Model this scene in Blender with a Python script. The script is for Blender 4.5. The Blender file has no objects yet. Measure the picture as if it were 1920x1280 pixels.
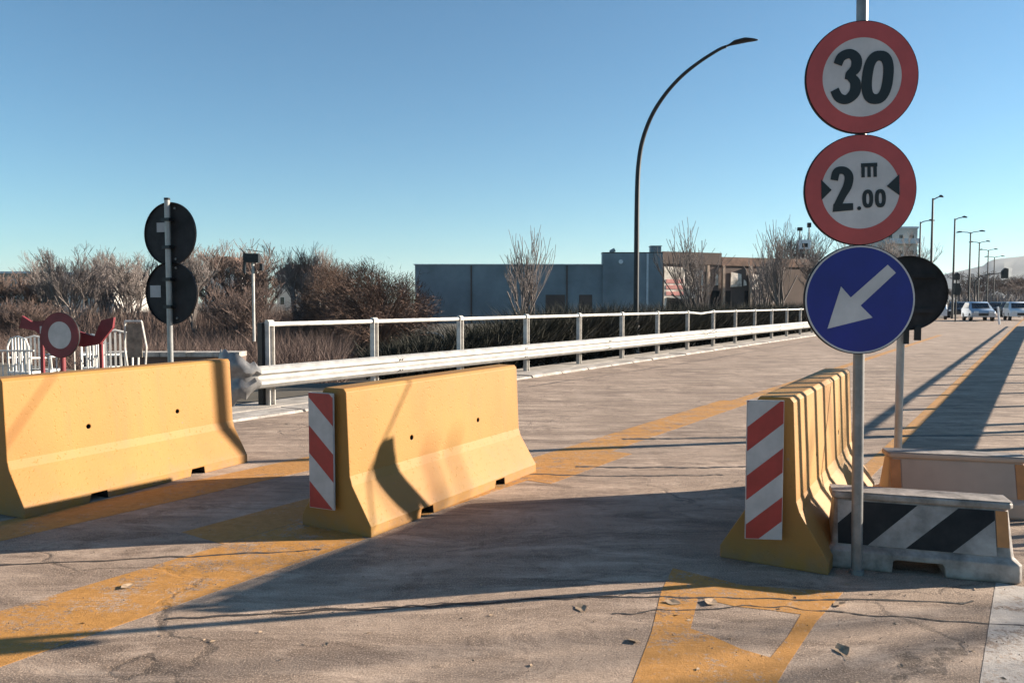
import bpy, bmesh, math, random
from mathutils import Vector, Matrix
R = math.radians
random.seed(7)
S = bpy.context.scene
COL = S.collection

# ------------------------------------------------------------------ camera, sky, sun, exposure
cam_d = bpy.data.cameras.new('camera'); cam = bpy.data.objects.new('camera', cam_d); COL.objects.link(cam)
cam.location = (0, 0, 1.55); cam.rotation_euler = (R(90 - 2.88), 0, 0)
cam_d.sensor_width = 36; cam_d.lens = 27.19; cam_d.clip_start = .05; cam_d.clip_end = 20000
S.camera = cam
SUN_TO = Vector((3.02, .62, 1.0)).normalized()            # towards the sun: low, to the right and a little ahead
W = bpy.data.worlds.new('World'); S.world = W; W.use_nodes = True
wn = W.node_tree.nodes; wl = W.node_tree.links; wn.clear()
sky = wn.new('ShaderNodeTexSky'); sky.sky_type = 'NISHITA'; sky.sun_disc = False
sky.sun_elevation = math.asin(SUN_TO.z); sky.sun_rotation = math.atan2(SUN_TO.x, SUN_TO.y)
sky.air_density = 1.0; sky.dust_density = .0; sky.ozone_density = 3.5; sky.altitude = 50
bg = wn.new('ShaderNodeBackground'); bg.inputs['Strength'].default_value = .05
wo = wn.new('ShaderNodeOutputWorld'); tn = wn.new('ShaderNodeMix'); tn.data_type = 'RGBA'; tn.blend_type = 'MULTIPLY'; tn.inputs[0].default_value = 1; tn.inputs[7].default_value = (.74, 1.01, 1.02, 1); wl.new(sky.outputs[0], tn.inputs[6]); wl.new(tn.outputs[2], bg.inputs[0]); wl.new(bg.outputs[0], wo.inputs[0])
sun_d = bpy.data.lights.new('sun', 'SUN'); sun = bpy.data.objects.new('sun', sun_d); COL.objects.link(sun)
sun_d.energy = 5.0; sun_d.angle = R(.53); sun_d.color = (1, .89, .74)
sun.rotation_euler = SUN_TO.to_track_quat('Z', 'Y').to_euler(); sun.location = (30, 10, 30)
S.view_settings.view_transform = 'Standard'; S.view_settings.look = 'None'
S.view_settings.exposure = 1.58; S.view_settings.gamma = 1; S.view_settings.use_curve_mapping = False
S.render.engine = 'CYCLES'
S.cycles.max_bounces = 6; S.cycles.diffuse_bounces = 3; S.cycles.volume_bounces = 0
S.cycles.use_denoising = True

# road frame: u across the bridge (to the right), v along it
A = R(34.3); CA, SA = math.cos(A), math.sin(A)
def uv(u, v, z=0): return Vector((u * CA + v * SA, -u * SA + v * CA, z))
def px(x, Y): return (x - 960) / 1450 * Y

# ------------------------------------------------------------------ materials
MATS = {}
def pmat(name, c, rough=.6, metal=0, var=.12, scale=4, bump=0., bscale=60, c2=None, spec=.5, stretch=None):
    m = bpy.data.materials.new(name); m.use_nodes = True; nt = m.node_tree; n = nt.nodes; l = nt.links
    b = n['Principled BSDF']; b.inputs['Roughness'].default_value = rough; b.inputs['Metallic'].default_value = metal
    b.inputs['Specular IOR Level'].default_value = spec
    tc = n.new('ShaderNodeTexCoord'); src = tc.outputs['Object']
    if stretch:
        mp = n.new('ShaderNodeMapping'); mp.inputs['Scale'].default_value = stretch; l.new(src, mp.inputs[0]); src = mp.outputs[0]
    nz = n.new('ShaderNodeTexNoise'); nz.inputs['Scale'].default_value = scale; nz.inputs['Detail'].default_value = 6; nz.inputs['Roughness'].default_value = .62
    l.new(src, nz.inputs['Vector'])
    cr = n.new('ShaderNodeValToRGB'); e = cr.color_ramp.elements
    d = c2 if c2 else tuple(x * (1 - var * 1.6) for x in c)
    e[0].position = .34; e[0].color = (*d, 1); e[1].position = .66; e[1].color = (*(tuple(min(1, x * (1 + var * .5)) for x in c)), 1)
    l.new(nz.outputs[0], cr.inputs[0]); l.new(cr.outputs[0], b.inputs['Base Color'])
    if bump:
        n2 = n.new('ShaderNodeTexNoise'); n2.inputs['Scale'].default_value = bscale; n2.inputs['Detail'].default_value = 4
        l.new(tc.outputs['Object'], n2.inputs['Vector'])
        bp = n.new('ShaderNodeBump'); bp.inputs['Strength'].default_value = bump; bp.inputs['Distance'].default_value = .02
        l.new(n2.outputs[0], bp.inputs['Height']); l.new(bp.outputs[0], b.inputs['Normal'])
    MATS[name] = m
    return m

def mixn(nt, fac, a, b):
    m = nt.nodes.new('ShaderNodeMix'); m.data_type = 'RGBA'
    for s, v in ((m.inputs[0], fac), (m.inputs[6], a), (m.inputs[7], b)):
        if isinstance(v, (int, float)): s.default_value = v
        elif isinstance(v, tuple): s.default_value = (*v, 1)
        else: nt.links.new(v, s)
    return m.outputs[2]
def noise(nt, vec, scale, detail=5, rough=.6, dist=0):
    n = nt.nodes.new('ShaderNodeTexNoise'); n.inputs['Scale'].default_value = scale; n.inputs['Detail'].default_value = detail
    n.inputs['Roughness'].default_value = rough; n.inputs['Distortion'].default_value = dist; nt.links.new(vec, n.inputs['Vector']); return n.outputs[0]
def ramp(nt, x, p0, p1, v0=0., v1=1.):
    m = nt.nodes.new('ShaderNodeMapRange'); nt.links.new(x, m.inputs[0])
    for i, v in zip((1, 2, 3, 4), (p0, p1, v0, v1)): m.inputs[i].default_value = v
    return m.outputs[0]
def mapping(nt, vec, scale=(1, 1, 1), rot=(0, 0, 0), loc=(0, 0, 0)):
    m = nt.nodes.new('ShaderNodeMapping'); m.inputs['Scale'].default_value = scale; m.inputs['Rotation'].default_value = rot; m.inputs['Location'].default_value = loc
    nt.links.new(vec, m.inputs[0]); return m.outputs[0]
def math2(nt, op, a, b):
    m = nt.nodes.new('ShaderNodeMath'); m.operation = op
    for s, v in zip(m.inputs, (a, b)):
        if isinstance(v, (int, float)): s.default_value = v
        else: nt.links.new(v, s)
    return m.outputs[0]

def asphalt(name, c1, c2, dark, paint=None):
    m = bpy.data.materials.new(name); m.use_nodes = True; nt = m.node_tree
    b = nt.nodes['Principled BSDF']; b.inputs['Specular IOR Level'].default_value = .35
    tc = nt.nodes.new('ShaderNodeTexCoord').outputs['Object']
    big = noise(nt, tc, .45, 6, .65, .6)
    stv = mapping(nt, tc, (.6, 2.2, 1), (0, 0, R(-9)))
    st = noise(nt, stv, 1.1, 8, .70, 1.1)
    stu = mapping(nt, tc, (2.6, .22, 1), (0, 0, A))
    wheel = noise(nt, stu, .8, 4, .6)
    fine = noise(nt, tc, 110, 4, .8)
    mid = noise(nt, tc, 14, 6, .72)
    col = mixn(nt, ramp(nt, big, .3, .7), c1, c2)
    col = mixn(nt, ramp(nt, st, .44, .64, 0, .85), col, dark)  # streaks along the sun's direction: wear plus painted tree shadow
    st2 = noise(nt, mapping(nt, tc, (.9, 3.0, 1), (0, 0, R(-4)), (3, 7, 0)), 1.1, 8, .72, .9)
    col = mixn(nt, ramp(nt, st2, .50, .62, 0, .75), col, tuple(x * 1.28 for x in c2))
    pat = noise(nt, tc, 2.3, 8, .78, 1.2)
    col = mixn(nt, ramp(nt, pat, .54, .60, 0, .45), col, tuple(x * 1.2 for x in dark))
    col = mixn(nt, ramp(nt, wheel, .46, .66, 0, .40), col, tuple(x * .72 for x in c1))
    col = mixn(nt, ramp(nt, mid, .5, .75, 0, .40), col, tuple(x * .60 for x in c1))
    # cracks
    wob = nt.nodes.new('ShaderNodeVectorMath'); wob.operation = 'ADD'
    nn = nt.nodes.new('ShaderNodeTexNoise'); nn.inputs['Scale'].default_value = 1.6; nn.inputs['Detail'].default_value = 8; nt.links.new(tc, nn.inputs['Vector'])
    sc = nt.nodes.new('ShaderNodeVectorMath'); sc.operation = 'SCALE'; sc.inputs['Scale'].default_value = .45; nt.links.new(nn.outputs['Color'], sc.inputs[0])
    nt.links.new(mapping(nt, tc, (.28, .8, 1), (0, 0, R(-6))), wob.inputs[0]); nt.links.new(sc.outputs[0], wob.inputs[1])
    vo = nt.nodes.new('ShaderNodeTexVoronoi'); vo.feature = 'DISTANCE_TO_EDGE'; vo.inputs['Scale'].default_value = .8; nt.links.new(wob.outputs[0], vo.inputs['Vector'])
    crack = math2(nt, 'MULTIPLY', ramp(nt, vo.outputs['Distance'], .002, .010, 1, 0), ramp(nt, noise(nt, tc, .7, 2), .48, .58))
    col = mixn(nt, math2(nt, 'MULTIPLY', crack, .6), col, tuple(x * .3 for x in dark))
    # single aggregate stones, light and dark
    col = mixn(nt, ramp(nt, fine, .53, .64, 0, .65), col, tuple(min(1, x * 1.7) for x in c2))
    col = mixn(nt, ramp(nt, fine, .34, .47, .7, 0), col, tuple(x * .4 for x in c1))
    if paint:
        wear = math2(nt, 'ADD', math2(nt, 'MULTIPLY', noise(nt, tc, 5, 7, .75), .55), math2(nt, 'MULTIPLY', noise(nt, tc, 45, 4, .7), .45))
        wear = math2(nt, 'ADD', wear, math2(nt, 'MULTIPLY', ramp(nt, st, .40, .60, 0, 1), .06))
        col = mixn(nt, ramp(nt, wear, paint[1], paint[1] + .07, .9, .12), col, mixn(nt, ramp(nt, mid, .35, .7), paint[0], tuple(x * .75 for x in paint[0])))
    nt.links.new(col, b.inputs['Base Color'])
    nt.links.new(ramp(nt, mid, .3, .7, .72, .95), b.inputs['Roughness'])
    bp = nt.nodes.new('ShaderNodeBump'); bp.inputs['Strength'].default_value = .7; bp.inputs['Distance'].default_value = .006
    h = math2(nt, 'ADD', fine, math2(nt, 'MULTIPLY', mid, 1.2)); h = math2(nt, 'SUBTRACT', h, math2(nt, 'MULTIPLY', crack, .8))
    h = math2(nt, 'ADD', h, math2(nt, 'MULTIPLY', st, 4.5))
    nt.links.new(h, bp.inputs['Height']); nt.links.new(bp.outputs[0], b.inputs['Normal'])
    return m
c1, c2, cd = (.258, .182, .132), (.40, .298, .226), (.092, .060, .044)
M_road = asphalt('worn_asphalt', c1, c2, cd)
M_yel = asphalt('worn_yellow_paint', c1, c2, cd, ((.50, .225, .042), .535))
M_yel2 = asphalt('worn_yellow_paint_thin', c1, c2, cd, ((.47, .22, .05), .56))
M_whi = asphalt('worn_white_paint', c1, c2, cd, ((.52, .46, .41), .545))
M_tar = pmat('tar_seal', (.05, .04, .035), .7, var=.3, scale=20, bump=.3)

def barrier_mat():
    m = bpy.data.materials.new('yellow_concrete_paint'); m.use_nodes = True; nt = m.node_tree
    b = nt.nodes['Principled BSDF']; b.inputs['Roughness'].default_value = .62; b.inputs['Specular IOR Level'].default_value = .3
    tcn = nt.nodes.new('ShaderNodeTexCoord'); tc = tcn.outputs['Object']
    oi = nt.nodes.new('ShaderNodeObjectInfo')
    ad = nt.nodes.new('ShaderNodeVectorMath'); ad.operation = 'ADD'; nt.links.new(tc, ad.inputs[0]); nt.links.new(oi.outputs['Location'], ad.inputs[1])
    v = ad.outputs[0]
    big = noise(nt, mapping(nt, v, (1, 1, .6)), 1.7, 4, .55, .4)
    run = noise(nt, mapping(nt, v, (7, 7, .55)), 1.2, 5, .6)
    sc = noise(nt, mapping(nt, v, (1, 1, 2.6), (.3, .5, 0)), 2.6, 7, .7)
    gr = noise(nt, v, 60, 4, .7)
    col = mixn(nt, ramp(nt, big, .35, .68), (.325, .172, .042), (.315, .142, .035))
    col = mixn(nt, ramp(nt, run, .52, .74, 0, .42), col, (.26, .135, .05))
    col = mixn(nt, ramp(nt, sc, .66, .76, 0, .6), col, (.26, .12, .065))
    col = mixn(nt, ramp(nt, gr, .62, .8, 0, .45), col, (.26, .145, .07))
    sep = nt.nodes.new('ShaderNodeSeparateXYZ'); nt.links.new(tc, sep.inputs[0])
    foot = math2(nt, 'MULTIPLY', ramp(nt, sep.outputs[2], .02, .16, 1, 0), ramp(nt, noise(nt, v, 9, 5, .7), .4, .62))
    col = mixn(nt, math2(nt, 'MULTIPLY', foot, .55), col, (.22, .145, .09))
    nt.links.new(col, b.inputs['Base Color'])
    spots = nt.nodes.new('ShaderNodeTexVoronoi'); spots.inputs['Scale'].default_value = 9; nt.links.new(v, spots.inputs['Vector'])
    chip = math2(nt, 'MULTIPLY', ramp(nt, math2(nt, 'ADD', spots.outputs['Distance'], math2(nt, 'MULTIPLY', gr, .25)), .17, .20, 1, 0), ramp(nt, noise(nt, v, 1.9, 3), .54, .62))
    col = mixn(nt, math2(nt, 'MULTIPLY', chip, .75), col, (.20, .15, .115))
    scr = noise(nt, mapping(nt, v, (.8, .8, 14), (.15, .1, 0)), 3.0, 5, .75)
    col = mixn(nt, math2(nt, 'MULTIPLY', ramp(nt, scr, .66, .72, 0, .5), ramp(nt, big, .45, .55)), col, (.17, .10, .055))
    nt.links.new(col, b.inputs['Base Color'])
    bp = nt.nodes.new('ShaderNodeBump'); bp.inputs['Strength'].default_value = .35; bp.inputs['Distance'].default_value = .008
    pit = ramp(nt, noise(nt, v, 38, 2, .5), .28, .36, 0, 1)
    nt.links.new(math2(nt, 'ADD', math2(nt, 'MULTIPLY', gr, .5), pit), bp.inputs['Height']); nt.links.new(bp.outputs[0], b.inputs['Normal'])
    return m
M_bar = barrier_mat()

M_ground = pmat('dry_verge', (.10, .078, .052), .95, var=.4, scale=.35, bump=.5, bscale=6, c2=(.055, .046, .032))
M_pave = pmat('footway_concrete', (.40, .355, .31), .9, var=.25, scale=3, bump=.4, bscale=50)
M_kerb = pmat('kerb_concrete', (.44, .39, .345), .9, var=.3, scale=5, bump=.5, bscale=40)
M_grit = pmat('grit_stone', (.22, .17, .13), .9, var=.4, scale=40)
M_galv = pmat('galvanised_steel', (.40, .385, .365), .5, .25, var=.18, scale=5, bump=.06, bscale=25)
M_wrail = pmat('white_painted_steel', (.58, .55, .51), .5, 0, var=.25, scale=6, bump=.05)
M_pole = pmat('grey_pole_steel', (.24, .23, .225), .45, .45, var=.2, scale=9)
M_dark = pmat('black_steel', (.016, .016, .018), .5, .2, var=.3, scale=8)
M_signback = pmat('dark_sign_back', (.028, .026, .028), .62, .1, var=.4, scale=5, spec=.25)
M_red = pmat('sign_red', (.47, .065, .058), .38, var=.13, scale=3.5)
M_white = pmat('sign_white', (.57, .52, .505), .4, var=.13, scale=3.5)
M_blue = pmat('sign_blue', (.008, .012, .20), .36, var=.13, scale=3.5)
M_black = pmat('sign_black', (.008, .008, .009), .42, var=.2, scale=5)
M_pred = pmat('panel_red', (.36, .032, .028), .4, var=.15, scale=8)
M_dwhite = pmat('dirty_white', (.36, .31, .28), .6, var=.35, scale=6, c2=(.20, .17, .15))
M_fred = pmat('faded_dark_red', (.17, .022, .028), .6, var=.2, scale=6)
M_pwhite = pmat('panel_white', (.46, .435, .43), .4, var=.12, scale=7)
M_wplas = pmat('white_plastic', (.35, .30, .265), .7, var=.3, scale=7, c2=(.13, .108, .092), bump=.15, bscale=30)
M_pplas = pmat('pink_grey_plastic', (.50, .35, .26), .5, var=.1, scale=2, bump=.05, bscale=20)
M_bplas = pmat('black_panel', (.010, .009, .010), .6, var=.4, scale=6, c2=(.028, .025, .024), spec=.2, bump=.1, bscale=12)
M_ora = pmat('orange_band', (.52, .20, .055), .45, var=.15, scale=9)
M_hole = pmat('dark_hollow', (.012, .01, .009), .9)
M_bwall = pmat('grey_blue_render', (.23, .27, .295), .85, var=.18, scale=.35, bump=.1, bscale=4)
M_bwall2 = pmat('brown_render', (.13, .088, .072), .85, var=.2, scale=.4, bump=.1, bscale=4)
M_cop = pmat('pale_coping', (.62, .64, .66), .6)
M_cream = pmat('cream_banner', (.80, .70, .60), .7, var=.5, scale=1.6, c2=(.35, .28, .22))
M_pinkb = pmat('pink_banner', (.70, .28, .24), .7, var=.2, scale=3)
M_glass = pmat('dark_glass', (.02, .024, .03), .12, var=.2, scale=3)
M_apt = pmat('pale_render', (.50, .48, .45), .85, var=.12, scale=.3)
M_apt2 = pmat('faded_ochre_render', (.38, .27, .20), .85, var=.15, scale=.3)
M_roof = pmat('roof_tile', (.21, .12, .085), .85, var=.3, scale=2)
M_bark = pmat('bark', (.14, .105, .085), .9, var=.35, scale=6, bump=.4, bscale=25)
M_barkg = pmat('pale_bark', (.25, .215, .185), .9, var=.3, scale=6)
M_twig = pmat('brown_twigs', (.15, .10, .082), .9, var=.35, scale=.8)
M_twigg = pmat('grey_twigs', (.20, .165, .15), .9, var=.3, scale=.8)
M_leafb = pmat('dead_brown_leaves', (.145, .08, .052), .85, var=.4, scale=1.2)
M_twigb = pmat('red_brown_twigs', (.125, .072, .05), .9, var=.35, scale=.6)
M_hedge = pmat('dark_bramble', (.028, .027, .017), .9, var=.5, scale=1.5)
M_hill = pmat('wooded_hill', (.075, .075, .06), .95, var=.3, scale=.01)
M_dryleaf = pmat('dry_leaf', (.36, .25, .16), .75, var=.3, scale=30)
M_carw = pmat('white_car_paint', (.70, .71, .73), .25, .0, var=.03)
M_cars = pmat('silver_blue_car_paint', (.40, .47, .55), .25, .4, var=.03)
M_card = pmat('dark_car_paint', (.03, .033, .04), .25, .2, var=.05)
M_tyre = pmat('tyre_rubber', (.015, .015, .015), .85)
M_rim = pmat('alloy_rim', (.5, .5, .52), .35, .7)
M_lampg = pmat('headlamp_glass', (.75, .76, .78), .15)
M_chair = pmat('white_chair_plastic', (.66, .64, .60), .5, var=.1)
M_stick = pmat('grey_sticker', (.42, .40, .40), .6)
M_wood = pmat('weathered_wood', (.30, .24, .18), .85, var=.3, scale=12)

# ------------------------------------------------------------------ mesh builder
class MB:
    def __init__(s): s.v = []; s.f = []; s.m = []; s.mi = 0
    def add(s, vs, fs):
        s.g = getattr(s, 'g', []); s.g.append((vs, fs))
        o = len(s.v); s.v += [tuple(x) for x in vs]; s.f += [tuple(i + o for i in f) for f in fs]; s.m += [s.mi] * len(fs); return s
    def box(s, x0, x1, y0, y1, z0, z1, T=None):
        v = [Vector((x, y, z)) for z in (z0, z1) for y in (y0, y1) for x in (x0, x1)]
        if T: v = [T(p) if callable(T) else T @ p for p in v]
        return s.add(v, [(0, 2, 3, 1), (4, 5, 7, 6), (0, 1, 5, 4), (2, 6, 7, 3), (0, 4, 6, 2), (1, 3, 7, 5)])
    def prism(s, poly, y0, y1, T=None):            # outline in x,z ; extruded along y
        n = len(poly); v = [Vector((x, y0, z)) for x, z in poly] + [Vector((x, y1, z)) for x, z in poly]
        if T: v = [T(p) if callable(T) else T @ p for p in v]
        fs = [tuple(range(n)), tuple(range(2 * n - 1, n - 1, -1))] + [(i, i + n, (i + 1) % n + n, (i + 1) % n) for i in range(n)]
        return s.add(v, fs)
    def slab(s, pts, z0, z1):                      # outline in x,y
        n = len(pts); v = [(x, y, z0) for x, y in pts] + [(x, y, z1) for x, y in pts]
        return s.add(v, [tuple(range(n - 1, -1, -1)), tuple(range(n, 2 * n))] + [(i, (i + 1) % n, (i + 1) % n + n, i + n) for i in range(n)])
    def tube(s, pts, rads, n=8, cap=True):
        pts = [Vector(p) for p in pts]
        if not hasattr(rads, '__len__'): rads = [rads] * len(pts)
        vs = []; fs = []; up = None
        for i, p in enumerate(pts):
            t = (pts[min(i + 1, len(pts) - 1)] - pts[max(i - 1, 0)]).normalized()
            if up is None: up = t.orthogonal().normalized()
            a = (up - t * up.dot(t)); a = a.normalized() if a.length > 1e-5 else t.orthogonal().normalized(); up = a
            b = t.cross(a)
            for k in range(n):
                w = 2 * math.pi * k / n; vs.append(p + (a * math.cos(w) + b * math.sin(w)) * rads[i])
        for i in range(len(pts) - 1):
            for k in range(n): fs.append((i * n + k, i * n + (k + 1) % n, (i + 1) * n + (k + 1) % n, (i + 1) * n + k))
        if cap: fs.append(tuple(range(n - 1, -1, -1))); fs.append(tuple((len(pts) - 1) * n + k for k in range(n)))
        return s.add(vs, fs)
    def ring(s, r0, r1, y0, y1, n=64):             # annulus in xz plane
        vs = []
        for r, y in ((r0, y0), (r1, y0), (r1, y1), (r0, y1)):
            vs += [(r * math.cos(2 * math.pi * k / n), y, r * math.sin(2 * math.pi * k / n)) for k in range(n)]
        fs = []
        for j in range(4):
            q = (j + 1) % 4
            for k in range(n): fs.append((j * n + k, j * n + (k + 1) % n, q * n + (k + 1) % n, q * n + k))
        return s.add(vs, fs)
    def disc(s, r, y0, y1, n=64, cx=0, cz=0):
        return s.prism([(cx + r * math.cos(2 * math.pi * k / n), cz + r * math.sin(2 * math.pi * k / n)) for k in range(n)], y0, y1)
    def mesh(s, name, mats, smooth=False):
        me = bpy.data.meshes.new(name); me.from_pydata(s.v, [], s.f); me.update()
        if not isinstance(mats, (list, tuple)): mats = [mats]
        for m in mats: me.materials.append(m)
        if len(mats) > 1: me.polygons.foreach_set('material_index', s.m)
        bm = bmesh.new(); bm.from_mesh(me); bmesh.ops.recalc_face_normals(bm, faces=bm.faces); bm.to_mesh(me); bm.free()
        if smooth:
            me.polygons.foreach_set('use_smooth', [True] * len(me.polygons))
            try: me.set_sharp_from_angle(angle=R(40))
            except Exception: pass
        return me
    def objs(s, name, mats, parent=None, smooth=False):   # one object for each piece
        for vs, fs in s.g: MB().add(vs, fs).obj(name, mats, parent, smooth)
    def raw(s, name, mat):
        me = bpy.data.meshes.new(name); me.from_pydata(s.v, [], s.f); me.update(); me.materials.append(mat); return me
    def obj(s, name, mats, parent=None, smooth=False, loc=None, rz=0, kind=None, label=None):
        return link(name, s.mesh(name, mats, smooth), parent, loc, rz, kind, label)
def link(name, me, parent=None, loc=None, rz=0, kind=None, label=None):
    o = bpy.data.objects.new(name, me); COL.objects.link(o)
    if parent: o.parent = parent
    if loc is not None: o.location = loc
    if rz: o.rotation_euler = (0, 0, rz)
    if kind: o['kind'] = kind
    if label: o['label'] = label
    return o
def thing(name, label, cat, loc=(0, 0, 0), rz=0, group=None, rot=None):
    o = bpy.data.objects.new(name, None); COL.objects.link(o); o.location = loc; o.rotation_euler = rot if rot else (0, 0, rz)
    o.empty_display_size = .2
    return tag(o, label, cat, group)
def tag(o, label, cat, group=None):
    o['label'] = label; o['category'] = cat
    if group: o['group'] = group
    return o
def dup(root, loc=None, rz=None, label=None, group=None):
    def rec(o, parent):
        c = o.copy(); COL.objects.link(c)
        if parent: c.parent = parent
        for ch in [x for x in kids.get(o.name, ())]: rec(ch, c)
        return c
    kids = {}
    for x in list(bpy.data.objects):
        if x.parent: kids.setdefault(x.parent.name, []).append(x)
    r = rec(root, None)
    if loc is not None: r.location = loc
    if rz is not None: r.rotation_euler = (0, 0, rz)
    if label: r['label'] = label
    if group: r['group'] = group
    return r
def smooth_path(p, n=8):
    out = []
    q = [p[0]] + list(p) + [p[-1]]
    for i in range(1, len(q) - 2):
        a, b, c, d = q[i - 1:i + 3]
        for k in range(n):
            t = k / n
            out.append(tuple(.5 * (2 * b[j] + (c[j] - a[j]) * t + (2 * a[j] - 5 * b[j] + 4 * c[j] - d[j]) * t * t + (3 * b[j] - a[j] - 3 * c[j] + d[j]) * t ** 3) for j in range(len(b))))
    out.append(tuple(p[-1])); return out
def clip(poly, inside, inter):
    out = []
    for i in range(len(poly)):
        a, b = poly[i - 1], poly[i]
        if inside(b):
            if not inside(a): out.append(inter(a, b))
            out.append(b)
        elif inside(a): out.append(inter(a, b))
    return out
def cliprect(poly, x0, x1, z0, z1):
    for ax, lim, sg in ((0, x0, 1), (0, x1, -1), (1, z0, 1), (1, z1, -1)):
        if not poly: return poly
        poly = clip(poly, lambda p: (p[ax] - lim) * sg >= 0,
                    lambda a, b: tuple(a[k] + (b[k] - a[k]) * ((lim - a[ax]) / (b[ax] - a[ax])) for k in (0, 1)))
    return poly

# ------------------------------------------------------------------ ground, road, markings
def sst(t): t = max(0, min(1, t)); return t * t * (3 - 2 * t)
def gh(x, y):
    u = x * CA - y * SA; v = x * SA + y * CA
    return -.12 - 2.9 * sst((-10.9 - u) / 6) * sst((v - 9.5) / 9)
def Z(p): return (p[0], p[1], gh(p[0], p[1]))
g = MB()
us = [-6000, -2500, -1000, -400, -150, -60, -35, -25, -19, -17, -15.5, -14, -13, -12, -11.4, -10.9, 0, 10, 60, 400, 2000, 6000]
vs_ = [-300, -60, -20, 0, 5, 9.5, 11, 12.5, 14, 15.5, 17, 18.5, 25, 50, 100, 250, 600, 1500, 3500, 8500]
vv = [Z(uv(u, v)) for v in vs_ for u in us]; nu = len(us)
g.add(vv, [(j * nu + i, j * nu + i + 1, (j + 1) * nu + i + 1, (j + 1) * nu + i) for j in range(len(vs_) - 1) for i in range(nu - 1)])
g.obj('ground', M_ground, kind='structure', smooth=True)
road = MB()
pts = [uv(-8.6, -14), uv(7, -14), uv(7, 320), uv(-8.6, 320)]
road.slab([(p.x, p.y) for p in pts], -.10, 0)
road_o = road.obj('road', M_road, kind='structure')
fp = MB(); pts = [uv(-26, -14), uv(-8.62, -14), uv(-8.62, 6.1), uv(-26, 6.1)]
fp.slab([(p.x, p.y) for p in pts], -.11, -.004); fp.obj('side_road', M_road, kind='structure')

def flat(name, quads, z, mat, kind='structure', parent=None):
    b = MB()
    for q in quads: b.slab([(p[0], p[1]) for p in q], z - .0038, z - .0024)
    return b.obj(name, mat, parent, kind=kind)
def band(u0, u1, v0, v1, w0=0, w1=0):
    return [tuple(uv(u0 + w0, v0))[:2], tuple(uv(u1 + w0, v0))[:2], tuple(uv(u1 + w1, v1))[:2], tuple(uv(u0 + w1, v1))[:2]]
flat('yellow_line', [band(-4.28, -3.62, -2, 3.6), band(-4.15, -3.66, 3.6, 12), band(-4.0, -3.8, 12, 42)], .004, M_yel)
flat('yellow_smear', [band(-3.66, -3.42, 5.6, 7.2), band(-4.75, -4.29, 3.0, 6.4)], .004, M_yel2)
flat('yellow_line', [band(-1.34, -1.20, 6.8, 90)], .004, M_yel2)
flat('yellow_line', [band(-6.05, -5.55, 2.2, 6.3)], .004, M_yel2)
# outlined yellow box marking at the foot of the right hand barrier
OUT = [(0.94, 4.45), (0.8, 4.08), (0.66, 3.58), (0.49, 3.08), (0.74, 2.85), (0.98, 2.92), (1.18, 3.24), (1.48, 3.69), (1.78, 4.08), (1.28, 4.17)]
INN = [(0.98, 4.0), (0.94, 3.88), (0.85, 3.61), (0.93, 3.53), (1.03, 3.39), (1.13, 3.31), (1.28, 3.52), (1.44, 3.78), (1.31, 3.83), (1.14, 3.88)]
flat('yellow_box_marking', [[OUT[i], OUT[(i + 1) % 10], INN[(i + 1) % 10], INN[i]] for i in range(10)], .004, M_yel)
flat('white_line', [band(-.16, .34, 1.0, 5.0)], .004, M_whi)
# tar joints running skew across the deck
def seam(pts, w, z=.0045):
    b = MB(); P = smooth_path([(p[0] , p[1]) for p in pts], 10); P = [(x, y + random.gauss(0, .012)) for x, y in P]; P = smooth_path(P, 3); n = len(P)
    L = []; Rr = []
    for i, p in enumerate(P):
        a = P[max(0, i - 1)]; c = P[min(n - 1, i + 1)]; d = Vector((c[0] - a[0], c[1] - a[1])).normalized(); w_ = w * (.35 + .9 * random.random()) / 2
        L.append((p[0] - d.y * w_, p[1] + d.x * w_, z - .002)); Rr.append((p[0] + d.y * w_, p[1] - d.x * w_, z - .002))
    b.add(L + Rr, [(i, i + 1, n + i + 1, n + i) for i in range(n - 1)])
    return b.raw('tar_joint', M_tar)
for pts, w in (([(1.25, 8.72), (3, 8.85), (4.5, 8.93), (6.3, 9.0), (9, 9.1)], .10),
               ([(.6, 7.25), (1.6, 7.2), (2.6, 7.32)], .05), ([(-.2, 7.0), (.9, 6.85), (1.9, 6.9)], .035),
               ([(-3.4, 4.45), (-2.2, 4.62), (-1.2, 4.78)], .028), 
               ([(-1.7, 3.72), (-.6, 3.85), (.2, 3.98), (1.1, 4.0), (2.4, 3.93)], .022), ([(-1.2, 3.80), (0, 3.95), (.8, 4.06)], .012),
               ([(.5, 3.78), (1.2, 3.87), (1.9, 3.75), (2.9, 3.55)], .014), 
               ([(.3, 14.2), (5.0, 20.6), (12, 31)], .05)):
    link('tar_joint', seam(pts, w), road_o)

# kerb along the left side: single stones
kerb = MB(); p = [uv(-9.35, 6.3), uv(-9.33, 6.3)]
kerb_o = bpy.data.objects.new('kerb', None); COL.objects.link(kerb_o); kerb_o['kind'] = 'structure'
sm = []
for k in range(3):
    b = MB(); ln = 1.18; e = .012
    prof = [(0, -.1), (0, .085), (.03, .11), (.55 + .0 * k, .11), (.62, -.1)]
    b.prism([(-x, z) for x, z in prof], e + .006 * k, ln - e)
    sm.append(b.mesh('kerb_stone', M_kerb))
for k in range(34):
    v = 6.2 + k * 1.2
    o = link('kerb_stone', sm[k % 3], kerb_o, uv(-8.62, v, random.uniform(-.012, .012) - .075), -A + random.uniform(-.006, .006))
walk = MB(); pts = [uv(-9.95, 6.2), uv(-9.26, 6.2), uv(-9.26, 47), uv(-9.95, 47)]
walk.slab([(p.x, p.y) for p in pts], -.1, .02); walk.obj('footway', M_pave, kind='structure')
side = MB(); pts = [uv(-10.5, 6.2), uv(-9.96, 6.2), uv(-9.96, 47), uv(-10.5, 47)]

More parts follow.
